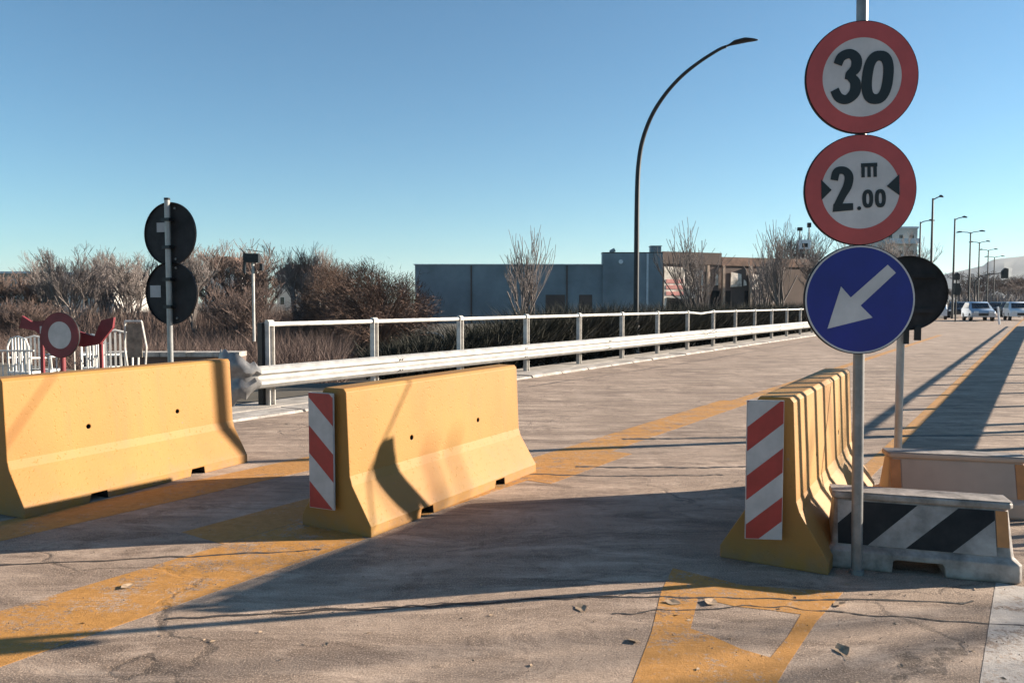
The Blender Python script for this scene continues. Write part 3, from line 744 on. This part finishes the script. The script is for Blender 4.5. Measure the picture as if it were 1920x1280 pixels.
xs = [(12, 72, 500), (70, 66, 468), (105, 62, 440), (150, 78, 475), (190, 70, 468), (235, 80, 470), (268, 66, 455), (330, 78, 470), (372, 60, 448), (402, 74, 462), (440, 82, 490), (512, 74, 470), (545, 68, 462), (590, 78, 470), (620, 84, 480), (20, 48, 545), (430, 58, 520), (470, 50, 520)]
side = ['at the far left edge', 'left of the red ring sign', 'above the red ring sign', 'right of the red ring sign', 'above the white chairs', 'left of the dark sign backs', 'touching the left side of the dark sign backs', 'just behind the dark sign backs', 'immediately right of the dark sign backs', 'second right of the dark sign backs', 'left of the lamp post with square head', 'right of the lamp post with square head', 'above the first white railing post', 'behind the left flank of the round brown tree', 'over the top of the round brown tree', 'low at the left edge, in front of the others', 'low and dark between the sign backs and the square-headed lamp', 'low, at the foot of the square-headed lamp']
kinds = ['thin grey', 'spreading grey', 'tall grey', 'slender', 'dense-twigged', 'loose-crowned', 'tall fine-twigged']
for i, (x, Y, top) in enumerate(xs):
    hgt = 1.55 + (567 - top) / 1450 * Y
    brown = i in (0, 9, 10, 15, 16, 17)
    ms = TB[i % 3] if brown else TA[i % 4]; hh = max(v.co.z for v in ms[1].vertices)
    place_tree('bare_tree', ms, (px(x, Y), Y, -.1), rr.uniform(0, 6), hgt / hh, '%s bare tree %s' % ('brown' if brown else kinds[i % 7], side[i]), gb)
ms = TD; hh = max(v.co.z for v in ms[1].vertices)
for (x, Y, top, lab) in ((650, 60, 488, 'left one of the two round brown-leaved trees beside the grey-blue building'), (712, 56, 478, 'large round brown-leaved tree next to the grey-blue building')):
    t = place_tree('brown_leaved_tree', ms, (px(x, Y), Y, -.1), x, (1.55 + (567 - top) / 1450 * Y) / hh, lab, 'brown-leaved trees beside the building')
gv = 'pollarded trees with upright shoots by the building'
for i, (x, Y, top, lab) in enumerate(((975, 48, 430, 'vase-shaped bare tree with upright shoots in front of the plain grey-blue wall'), (1335, 52, 402, 'vase-shaped bare tree with long shoots in front of the brown facade'),
                        (1470, 50, 415, 'upright bare tree at the right end of the brown facade'), (1438, 54, 425, 'thin bare tree left of the upright tree at the facade end'))):
    ms = TV[i % 2]; hh = max(v.co.z for v in ms[1].vertices)
    place_tree('pollarded_tree', ms, (px(x, Y), Y, -.1), i * 2., (1.55 + (567 - top) / 1450 * Y) / hh, lab, gv)
gf = 'bare trees around the far junction'
for i, (x, Y, top, lab) in enumerate(((1515, 70, 420, 'dense bare tree behind the left rim of the blue sign'), (1545, 64, 440, 'bare tree mostly hidden by the blue arrow sign'), (1660, 90, 440, 'hazy bare tree right of the width limit sign'), (1700, 95, 455, 'hazy bare tree above the black sign back'),
                        (1812, 170, 520, 'small hazy tree behind the traffic lights'), (1845, 190, 505, 'round hazy tree behind the oncoming silver car'), (1880, 180, 515, 'hazy tree under the overhead signal arm'), (1915, 160, 520, 'hazy tree at the right edge below the hill'))):
    ms = (TA if i < 4 else TB)[i % 3]; hh = max(v.co.z for v in ms[1].vertices)
    t = place_tree('bare_tree', ms, (px(x, Y), Y, -.1), i * 1.7, (1.55 + (567 - top) / 1450 * Y) / hh, lab, gf)
    if i >= 4: t.scale.x *= 1.8; t.scale.y *= 1.8
# low brown scrub between the trees, uncountable
rs = random.Random(3)
def scrub(name, n, fx, hmin, hmax, w, mat, lean=.35):
    b = MB()
    for _ in range(n):
        x, y, zf = fx(); h = rs.uniform(hmin, hmax) * zf; a = rs.uniform(0, math.pi); dx, dy = math.cos(a) * w, math.sin(a) * w
        lx, ly = rs.gauss(0, lean) * h, rs.gauss(0, lean) * h; z0 = rs.uniform(-.1, .5) * h * .6
        z0 += gh(x, y) + .1; b.add([(x - dx, y - dy, z0), (x + dx, y + dy, z0), (x + lx, y + ly, z0 + h)], [(0, 1, 2)])
    return link(name, b.raw(name, mat), None, kind='stuff')
def f1():
    Y = rs.uniform(58, 96); return px(rs.uniform(-120, 770), Y), Y, 1
scrub('scrub_thicket', 60000, f1, 1.2, 3.9, .03, M_twig, .22)
def f1b():
    Y = rs.uniform(38, 55); return px(rs.uniform(-120, 640), Y), Y, 1
scrub('bramble_scrub', 30000, f1b, .7, 2.6, .02, M_twig, .5)
def f2():
    v = rs.uniform(11.5, 47); p = uv(-11.0 + rs.gauss(0, .3), v); return p.x, p.y, .55 + .45 * min(1, (v - 12) / 6)
scrub('dark_hedge', 45000, f2, .7, 1.35, .026, M_hedge, .6)
def f3():
    Y = rs.uniform(110, 260); return px(rs.uniform(1480, 2100), Y), Y, 1
scrub('far_scrub', 12000, f3, 1.2, 3.4, .12, M_twigg)
# ------------------------------------------------------------------ buildings
def window(parent, x, z, w, h, y, frame=M_apt, glass=M_glass, vy=-1):
    f = MB()
    for a in ((x - w / 2 - .06, x - w / 2, z, z + h), (x + w / 2, x + w / 2 + .06, z, z + h), (x - w / 2 - .06, x + w / 2 + .06, z - .06, z), (x - w / 2 - .06, x + w / 2 + .06, z + h, z + h + .06)):
        f.box(a[0], a[1], y - .06, y - .001, a[2], a[3])
    fo = f.obj('window', frame, parent); MB().box(x - w / 2, x + w / 2, y - .02, y - .0015, z, z + h).obj('pane', glass, fo)
t = thing('grey_blue_building', 'long flat-roofed grey-blue building with a higher right part behind the railing', 'building', (0, 60, 0))
b = MB(); b.box(-7.5, 7.0, 0, 14, -.1, 4.45); b.obj('wall', M_bwall, t)
b = MB(); b.box(7.0, 11.6, -.25, .8, -.1, 5.35); b.obj('raised_wall', M_bwall, t)
MB().box(-7.6, 7.0, -.08, 14.1, 4.45, 4.52).obj('coping', M_cop, t)
MB().box(6.96, 11.64, -.29, .84, 5.35, 5.41).obj('coping', M_dark, t)
b = MB(); b.tube([(8.35, -.42, 4.68), (8.35, -.26, 4.68)], [.17, .12], 16); b.obj('wall_lamp', M_carw, t, True)
b = MB(); b.tube([(7.9, 2, 5.4), (7.9, 2, 5.6), (8.2, 2, 5.75)], .16, 8); b.obj('roof_vent', M_bwall, t, True)
b = MB(); b.box(10.9, 11.7, .9, 1.7, 4.4, 5.95); b.box(10.85, 11.75, .85, 1.75, 5.95, 6.0); b.obj('roof_cabinet', M_bwall, t)
MB().box(-5.2, -2.9, 4, 5, 4.5, 4.72).obj('skylight', M_cop, t)
for x in (-3.2, 1.5, 4.2): MB().box(x, x + .1, -.09, -.001, -.1, 4.4).obj('downpipe', M_bwall2, t)
for x, w in ((2.6, 1.5), (5.2, 1.0)): MB().box(x, x + w, -.05, -.002, -.1, 2.15).obj('door', M_bwall2, t)
MB().box(10.35, 10.5, -.34, -.26, -.1, 5.3).obj('pilaster', M_cop, t)
t = thing('brown_shop_building', 'brown flat-roofed building with bright posters and dark openings, behind the lamp post', 'building', (11.62 - 11.62 * math.cos(R(22)) + .3 * math.sin(R(22)), 60.1 - 11.62 * math.sin(R(22)) - .3 * math.cos(R(22)), 0), R(22))
MB().box(11.62, 26.0, .4, 6, -.1, 5.2).obj('wall', M_bwall2, t)
MB().box(11.62, 17.2, .3, .39, 4.55, 5.5).obj('fascia', M_bwall2, t)
MB().box(17.25, 26.1, .3, .39, 4.5, 5.15).obj('fascia', M_roof, t)
def poster(x0, x1, z0, z1, m, lab=None):
    p_ = MB().prism([(x0, z0), (x1, z0 + .05), (x1 - .05, z1 - .15), (x0 + .05, z1)], .30, .36).obj('poster', m, t)
    if lab: p_['label'] = lab
    return p_
p1 = poster(11.8, 15.5, .9, 4.35, M_cream, 'large cream and pink poster with red bars')
for z in (2.1, 2.6, 3.05): MB().box(12.0, 13.6, .27, .299, z, z + .3).obj('red_bar', M_pinkb, p1)
MB().prism([(12.0, .9), (15.2, 1.0), (15.1, 2.0), (13.8, 1.8), (12.1, 1.95)], .26, .298).obj('dark_patch', M_hole, p1)
for x0, x1, z0, z1 in ((15.9, 16.2, 3.6, 4.1), (16.6, 16.9, 2.9, 3.9), (18.1, 19.2, 2.8, 4.0), (20.2, 21.2, 2.6, 3.9), (19.4, 19.7, 2.9, 3.4)): poster(x0, x1, z0, z1, M_cream)
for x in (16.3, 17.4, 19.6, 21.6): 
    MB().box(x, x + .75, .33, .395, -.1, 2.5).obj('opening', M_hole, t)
for x in (15.7, 17.2, 19.9, 22.0): MB().box(x, x + .22, .1, .32, -.1, 4.5).obj('pillar', M_apt2, t)

def block(name, x0, x1, Y, dep, H, mat, label, floors, cols, roof=None, rz=0, balc=False):
    cx = (px(x0, Y) + px(x1, Y)) / 2; w = px(x1, Y) - px(x0, Y)
    t = thing(name, label, 'building', (cx, Y, 0), rz)
    MB().box(-w / 2, w / 2, 0, dep, -.1, H).obj('wall', mat, t)
    if roof: 
        b = MB(); b.prism([(-w / 2 - .5, H), (w / 2 + .5, H), (w * .2, H + 2.0), (-w * .2, H + 2.0)], -.5, dep + .5); b.obj('roof', M_roof, t)
    else: MB().box(-w / 2 - .15, w / 2 + .15, -.15, dep + .15, H, H + .35).obj('roof', M_cop, t)
    for f in range(floors):
        z = 1.1 + f * (H - .6) / floors
        for c in range(cols):
            window(t, -w / 2 + w * (c + .5) / cols, z, w / cols * .38, (H / floors) * .42, 0, M_cop)
        if balc: MB().box(-w * .45, w * .45, -1.3, -.05, z - .45, z - .3).box(-w * .45, w * .45, -1.32, -1.25, z - .3, z + .55).obj('balcony', M_cop, t)
    return t
block('apartment_building', -90, 82, 135, 14, 6.6, M_apt2, 'low ochre building with dark windows at the left edge behind the trees', 2, 8)
block('apartment_building', 92, 215, 128, 12, 6.2, M_apt, 'pale building with tall windows behind the bare trees above the red ring sign', 2, 6)
block('apartment_building', 385, 455, 150, 12, 8.4, M_apt, 'pale block with red-brown roof right of the dark sign backs', 3, 4, True)
block('apartment_building', 520, 600, 160, 12, 7.4, M_apt, 'pale block seen through the trees above the first railing posts', 2, 4, True)
block('apartment_building', 1655, 1716, 150, 12, 15.8, M_apt, 'hazy pale apartment block with balconies between the red sign rim and the lamps', 5, 3, None, 0, True)
t = thing('antenna_mast', 'lattice mast with small white cabinet above the left rim of the blue sign', 'mast', (px(1503, 68), 68, 0))
b = MB()
for dx in (-.25, .25): b.tube([(dx, 0, -.1), (dx * .6, 0, 7.4)], .04, 5)
for k in range(9): b.tube([(-.24 + .01 * k, 0, .8 * k), (.24 - .01 * k, 0, .8 * k + .8)], .022, 4)
b.obj('lattice', M_galv, t); MB().box(-.45, .55, -.3, .3, 6.2, 7.0).obj('cabinet', M_carw, t)
MB().box(-.2, .3, -.32, -.3, 6.35, 6.7).obj('vent_grille', M_dark, t)
MB().tube([(-.3, 0, 7), (-.3, 0, 8.1)], .05, 6).box(-.5, -.1, -.1, .1, 7.8, 8.1).obj('antenna', M_dark, t)
MB().tube([(.5, 0, 7), (.5, 0, 8.3)], .05, 6).box(.35, .65, -.1, .1, 8.1, 8.5).obj('antenna', M_dark, t)
# hill
b = MB(); n = 60; vs = []
ridge = [(1700, 560), (1765, 516), (1790, 508), (1830, 498), (1865, 485), (1900, 479), (1950, 480), (2050, 492), (2200, 500), (2500, 515), (3000, 545), (3400, 565)]
def ry(x):
    for (a, ya), (c, yc) in zip(ridge, ridge[1:]):
        if a <= x <= c: return ya + (yc - ya) * (x - a) / (c - a)
    return 567
for i in range(n + 1):
    x = 1700 + 1700 * (i / n) ** 1.6
    for j, (Y, f) in enumerate(((2300, 0), (2500, .35), (2700, .72), (2900, 1), (3300, .5), (3700, 0))):
        H = (567 - ry(x)) / 1450 * 2900
        vs.append((px(x, Y), Y + random.uniform(-40, 40), -.5 + max(0, H * f * (1 + random.uniform(-.03, .03)))))
b.add(vs, [(i * 6 + j, (i + 1) * 6 + j, (i + 1) * 6 + j + 1, i * 6 + j + 1) for i in range(n) for j in range(5)])
b.obj('hill', M_hill, smooth=True, kind='structure')

# ------------------------------------------------------------------ vehicles
def car(label, cat, loc, rz, paint, van=False, name='parked_car', group=None):
    t = thing(name, label, cat, loc, rz, group)
    L, Wd = (4.3, .88) if not van else (4.9, .96)
    if van: prof = [(-2.4, .35), (-2.42, 1.0), (-2.1, 1.15), (-1.55, 1.95), (-1.2, 2.1), (2.35, 2.1), (2.42, 1.9), (2.42, .35)]; belt = 1.15
    else: prof = [(-2.1, .35), (-2.15, .7), (-2.0, .88), (-1.1, 1.02), (-.45, 1.50), (.1, 1.62), (1.3, 1.60), (1.85, 1.15), (2.1, 1.05), (2.12, .35)]; belt = 1.03
    # lofted across the width so that the cabin narrows
    secs = [(-1, 0), (-.97, .0), (.97, 0), (1, 0)]
    vs = []; n = len(prof)
    for s in (-1, -.92, .92, 1):
        for y, z in prof:
            wz = 1 - (.16 if z > belt + .05 else 0) * min(1, (z - belt) / .5) ; k = abs(s)
            e = .05 if k == 1 else 0
            vs.append((s * Wd * wz, y * (1 - e * .4), z - e * (z > .5)))
    fs = [(i * n + k, i * n + (k + 1) % n, (i + 1) * n + (k + 1) % n, (i + 1) * n + k) for i in range(3) for k in range(n)] + [tuple(range(n)), tuple(3 * n + k for k in range(n - 1, -1, -1))]
    b = MB(); b.add(vs, fs); b.obj('body', paint, t, True)
    w = Wd * .74
    if van:
        MB().add([(-w, -2.08, 1.24), (w, -2.08, 1.24), (w * .96, -1.63, 1.88), (-w * .96, -1.63, 1.88)], [(0, 1, 2, 3)]).obj('windscreen', M_glass, t)
    else:
        MB().add([(-w, -1.09, 1.07), (w, -1.09, 1.07), (w * .93, -.50, 1.50), (-w * .93, -.50, 1.50)], [(0, 1, 2, 3)]).obj('windscreen', M_glass, t)
        MB().add([(-w, 1.83, 1.22), (w, 1.83, 1.22), (w * .93, 1.40, 1.54), (-w * .93, 1.40, 1.54)], [(0, 1, 2, 3)]).obj('rear_window', M_glass, t)
    for s in (-1, 1):
        y0, y1, z0, z1 = (-.85, 1.55, belt + .05, 1.50) if not van else (-1.5, -.5, 1.25, 1.85)
        x0 = s * (Wd * (1 - .16 * max(0, (z0 - belt)) / .5) + .012); x1 = s * (Wd * (1 - .16 * min(1, (z1 - belt) / .5)) + .012)
        MB().add([(x0, y0, z0), (x0, y1, z0), (x1, y1 - .25, z1), (x1, y0 + .35, z1)], [(0, 1, 2, 3)]).obj('side_window', M_glass, t)
        MB().box(s * Wd * .62 - .17, s * Wd * .62 + .17, -2.17 - .25 * van, -2.0 - .25 * van, .68, .84).obj('headlight', M_lampg, t)
        for y in (-1.35, 1.3):
            wv = MB().tube([(s * (Wd - .2), y, .33), (s * (Wd + .015), y, .33)], .33, 18).obj('tyre', M_tyre, t, True)
            MB().tube([(s * (Wd - .1), y, .33), (s * (Wd + .02), y, .33)], .2, 12).obj('rim', M_rim, wv, True)
    MB().box(-Wd * .4, Wd * .4, -2.175 - .26 * van, -2.1 - .26 * van, .45, .66).obj('grille', M_dark, t)
    return t
car('silver-blue car coming towards the camera on the far bridge road', 'car', (px(1833, 66), 66, 0), -R(20), M_cars, name='oncoming_car')
car('white van mostly hidden behind the black sign back on the far road', 'van', (px(1752, 72), 72, 0), -R(28), M_carw, True, 'oncoming_van')
car('dark car beside the traffic lights, left of the silver-blue car', 'car', (px(1795, 80), 80, 0), -R(32), M_card, name='oncoming_car')
car('pale car cut by the right edge of the picture, behind the silver-blue one', 'car', (px(1908, 68), 68, 0), -R(25), M_carw, name='oncoming_car')
car('white car parked beyond the first bay of the white handrail', 'car', (px(622, 79), 79, -3.02), R(62), M_carw, group='cars parked below the railing')
car('dark car parked behind the second bay of the white handrail', 'car', (px(812, 76), 76, -3.02), R(75), M_card, group='cars parked below the railing')
car('dark car far behind the silver-blue car, under the overhead signal', 'car', (px(1868, 92), 92, 0), -R(30), M_card, name='oncoming_car')
car('dark grey car at the right edge beyond the pale car', 'car', (px(1893, 84), 84, 0), -R(30), M_card, name='oncoming_car')
# far traffic lights
t = thing('traffic_light', 'overhead traffic signal on a long horizontal arm in front of the hill', 'traffic light', (px(1826, 90), 90, 0))
MB().tube([(0, 0, -.1), (0, 0, 4.0), (.5, 0, 4.55), (1.6, 0, 4.85), (3.3, 0, 4.95)], [.09, .08, .07, .06, .05], 8).obj('mast_arm', M_dark, t, True)
MB().prism([(3.05, 4.35), (3.75, 4.35), (3.75, 5.45), (3.4, 5.55), (3.05, 5.2)], -.15, .15).obj('signal_head', M_dark, t)
t = thing('traffic_light', 'black traffic light heads on a post left of the oncoming silver-blue car', 'traffic light', (px(1791, 62), 62, 0))
MB().tube([(0, 0, -.1), (0, 0, 3.9)], .06, 8).obj('post', M_dark, t, True)
MB().prism([(-.18, 2.2), (.25, 2.1), (.35, 2.6), (.2, 3.1), (-.15, 3.1)], -.15, .15).obj('signal_head', M_dark, t)
MB().prism([(-.12, 3.35), (.2, 3.35), (.2, 3.8), (0, 3.95), (-.12, 3.8)], -.15, .15).obj('signal_head', M_dark, t)
tag(MB().tube([(px(1874, 55), 55, 0), (px(1870, 55), 55, 1.25)], .07, 8).obj('marker_post', M_carw, None, True), 'white marker post standing right of the silver-blue car', 'post')
# square headed lamp in the trees
t = thing('post_lamp', 'post with dark square lamp head rising from the trees left of the first railing post', 'lamp', (px(476, 33), 33, -.1))
MB().tube([(0, 0, 0), (0, 0, 3.4)], .06, 8).obj('post', M_galv, t, True)
MB().box(-.32, .28, -.15, .15, 3.35, 3.72).obj('lamp_head', M_dark, t)
MB().box(-.38, -.33, -.1, .1, 2.9, 3.75).box(.3, .42, -.1, .1, 3.0, 3.3).obj('bracket', M_dark, t)
MB().tube([(-.3, 0, 3.72), (-.55, 0, 3.95)], .02, 5).tube([(-.3, 0, 3.9), (.4, 0, 3.8)], .015, 5).obj('aerial', M_dark, t)

# ------------------------------------------------------------------ things at the far left behind the barrier
nz = R(-13)
t = thing('no_vehicles_sign', 'round sign with thick red ring and pale centre, low behind the leftmost barrier', 'traffic sign', (-5.97, 10.2, 1.12), rz=nz)
sign_base(t); MB().ring(.60 * SR, .985 * SR, -.003, 0).obj('red_rim', M_fred, t, True); MB().disc(.60 * SR, -.002, 0).obj('white_face', M_pwhite, t, True)
t = thing('sign_pole', 'short red post under the round red-ringed sign', 'pole', (-5.96, 10.24, -.01)); MB().tube([(0, 0, 0), (0, 0, 1.15)], .035, 10).obj('tube', M_fred, t, True)
t = thing('red_barrier_board', 'crooked red plastic board spread like wings behind the round red-ringed sign', 'barrier board', (-6.0, 10.45, -.01))
MB().prism([(-.62, 1.38), (-.50, 1.30), (-.1, 1.34), (.05, 1.2), (.35, 1.10), (.45, 1.32), (.62, 1.36), (.60, 1.22), (.42, 1.00), (.2, .96), (-.3, 1.05), (-.45, 1.18), (-.66, 1.22)], 0, .05).obj('board', M_fred, t)
for x in (-.4, .4): MB().box(x - .02, x + .02, .051, .09, 0, 1.2).obj('leg', M_fred, t)
MB().box(-.38, -.2, -.006, -.001, 1.14, 1.24).obj('white_patch', M_pwhite, t)
def pickets(x0, x1, Y, z1, step, label):
    t = thing('picket_rail', label, 'railing', (px(x0, Y), Y, -.02), 0, 'low white metal rails behind the leftmost barrier'); w = px(x1, Y) - px(x0, Y)
    MB().tube([(0, 0, z1), (w, 0, z1)], .014, 6).obj('top_bar', M_wrail, t, True); MB().tube([(0, 0, .25), (w, 0, .25)], .012, 6).obj('bottom_bar', M_wrail, t, True)
    n = int(w / step); me = MB().tube([(0, 0, 0), (0, 0, z1)], .010, 6).mesh('picket', M_wrail, True)
    for k in range(n + 1): link('picket', me, t, (k * step, 0, 0))
pickets(-30, 62, 11.4, .86, .085, 'low white picket rail at the left picture edge')
pickets(76, 116, 11.4, .80, .11, 'short white picket rail just below the round red-ringed sign')
pickets(138, 202, 11.6, .96, .10, 'white picket rail between the red-ringed sign and the white chairs')
def chair_at(x, Y, rz, label, s=1.):
    t = thing('garden_chair', label, 'chair', (px(x, Y), Y, -.004), rz, 'white garden chairs behind the leftmost barrier'); t.scale = (s, s, s)
    b = MB(); b.box(-.22, .22, -.22, .22, .43, .46); b.obj('seat', M_chair, t)
    P = [(-.20, .47), (-.21, .85), (-.15, .98), (0, 1.02), (.15, .98), (.21, .85), (.20, .47)]
    bk = MB().tube([(x, .2, z) for x, z in P], .014, 6).obj('backrest', M_chair, t, True)
    for xx in (-.12, -.06, 0, .06, .12): MB().box(xx - .012, xx + .012, .19, .205, .47, 1.0).obj('back_slat', M_chair, bk)
    for sx in (-1, 1):
        for sy in (-1, 1): MB().tube([(sx * .19, sy * .19, .43), (sx * .24, sy * .25, 0)], .017, 6).obj('leg', M_chair, t, True)
        MB().tube([(sx * .23, -.2, .46), (sx * .24, -.18, .66), (sx * .22, .2, .68)], .016, 6).obj('armrest', M_chair, t, True)
chair_at(53, 12.4, R(165), 'white chair with rounded back, left one of the pair left of the red-ringed sign')
chair_at(74, 12.6, R(190), 'white chair with rounded back directly left of the red-ringed sign')
chair_at(219, 11.8, R(200), 'tallest white chair, standing left of the splayed white frame', 1.12)
chair_at(188, 13.2, R(170), 'white chair half hidden by the picket rail, right of the red-ringed sign')
t = thing('trestle_frame', 'splayed white tubular frame standing right of the white chairs', 'frame', (px(250, 11.3), 11.3, -.004))
for s in (-1, 1): MB().tube([(s * .12, 0, 1.28), (s * .16, .05, .9), (s * (.08 if s < 0 else .06), .1, 0)], .016, 6).obj('leg', M_wrail, t, True)
MB().tube([(-.12, 0, 1.28), (.12, 0, 1.28)], .018, 6).obj('top_bar', M_wrail, t, True)
MB().box(-.11, .11, .02, .03, .75, 1.25).obj('cloth', M_wood, t)
t = thing('low_wall', 'low dark wall with pale coping running behind the leftmost barrier', 'wall', (px(150, 14), 14, -.01), R(0))
w = px(450, 14) - px(150, 14)
MB().box(0, w, 0, .3, 0, .58).obj('wall_body', M_bwall2, t)
for k in range(6):
    MB().box(k * w / 6 + .006, (k + 1) * w / 6 - .006, -.05, .35, .58, .66 + .004 * (k % 2)).obj('coping_stone', M_kerb, t)
MB().box(-8, 8, 0, .2, 0, .02)

# ------------------------------------------------------------------ right parapet of the bridge, with made-up fence and stayed post (outside the picture, they throw the shadows seen in it)
rr_ = thing('bridge_railing', 'white handrail on posts along the right edge of the bridge, outside the picture', 'railing', uv(1.05, 11.0), -A)
for k in range(26): link('post', pme, rr_, (0, k * 2.05, 0), math.pi)
MB().tube([(0, 0, 1.29), (0, 51.25, 1.29)], .036, 10).obj('handrail_tube', M_wrail, rr_, True)
g2 = thing('guard_rail', 'galvanised crash barrier along the right edge of the bridge, outside the picture', 'guard rail', uv(1.05, 11.0), -A)
wbeam([(-.17, -.3, -1, 0), (-.17, 51.5, -1, 0)], cz=.82).obj('beam', M_galv, g2)
sf = thing('shadow_fence', 'made-up fence of upright bars added to throw stripes on the right barrier, outside the picture', 'fence', uv(.80, 6.75), -A)  # unseen bars added to cast the stripes on the barrier side
bar = MB().box(-.02, .02, -.028, .028, .03, 2.02).mesh('bar', M_galv)
for k, yy in enumerate((0, .22, .58, .92, 1.38, 1.72, 2.02, 2.3)): link('bar', bar, sf, (0, yy, 0))
MB().box(-.015, .015, -.05, 2.36, 2.02, 2.05).obj('frame_bar', M_galv, sf)
for y in (.1, 2.2): MB().box(-.3, .3, y - .1, y + .1, 0, .12).obj('foot_block', M_kerb, sf)
st = thing('shadow_post', 'made-up wooden post and steel stay added for their thin shadows, outside the right picture edge', 'post', (6.4, 9.3, 0))  # unseen, added to cast thin shadow lines on barrier and road
MB().tube([(0, 0, 0), (0, 0, 6.1)], .07, 10).obj('post', M_wood, st, True)
MB().tube([(0, 0, 6.0), (-1.9, -4.6, 0)], .011, 6).obj('stay', M_dark, st, True)
ms = tree_meshes('s', 123, 9, .7, .5, M_twigg, M_bark, 7, 3, .62, .3, .02)
hh = max(v.co.z for v in ms[1].vertices)
place_tree('bare_tree', ms, (21.5, 6.9, -.1), 1.0, 8.5 / hh, 'bare tree beside the road outside the right picture edge', None)

# ------------------------------------------------------------------ haze
hz = MB(); hz.box(-7100, 7100, -80, 7100, -1.2, 260); ho = hz.obj('haze', [bpy.data.materials.new('haze_air')], kind='stuff')
hm = ho.data.materials[0]; hm.use_nodes = True; nt = hm.node_tree; nt.nodes.remove(nt.nodes['Principled BSDF'])
pv = nt.nodes.new('ShaderNodeVolumePrincipled'); pv.inputs['Color'].default_value = (.80, .88, 1, 1); pv.inputs['Density'].default_value = .00008; pv.inputs['Anisotropy'].default_value = .2
nt.links.new(pv.outputs[0], nt.nodes['Material Output'].inputs['Volume'])
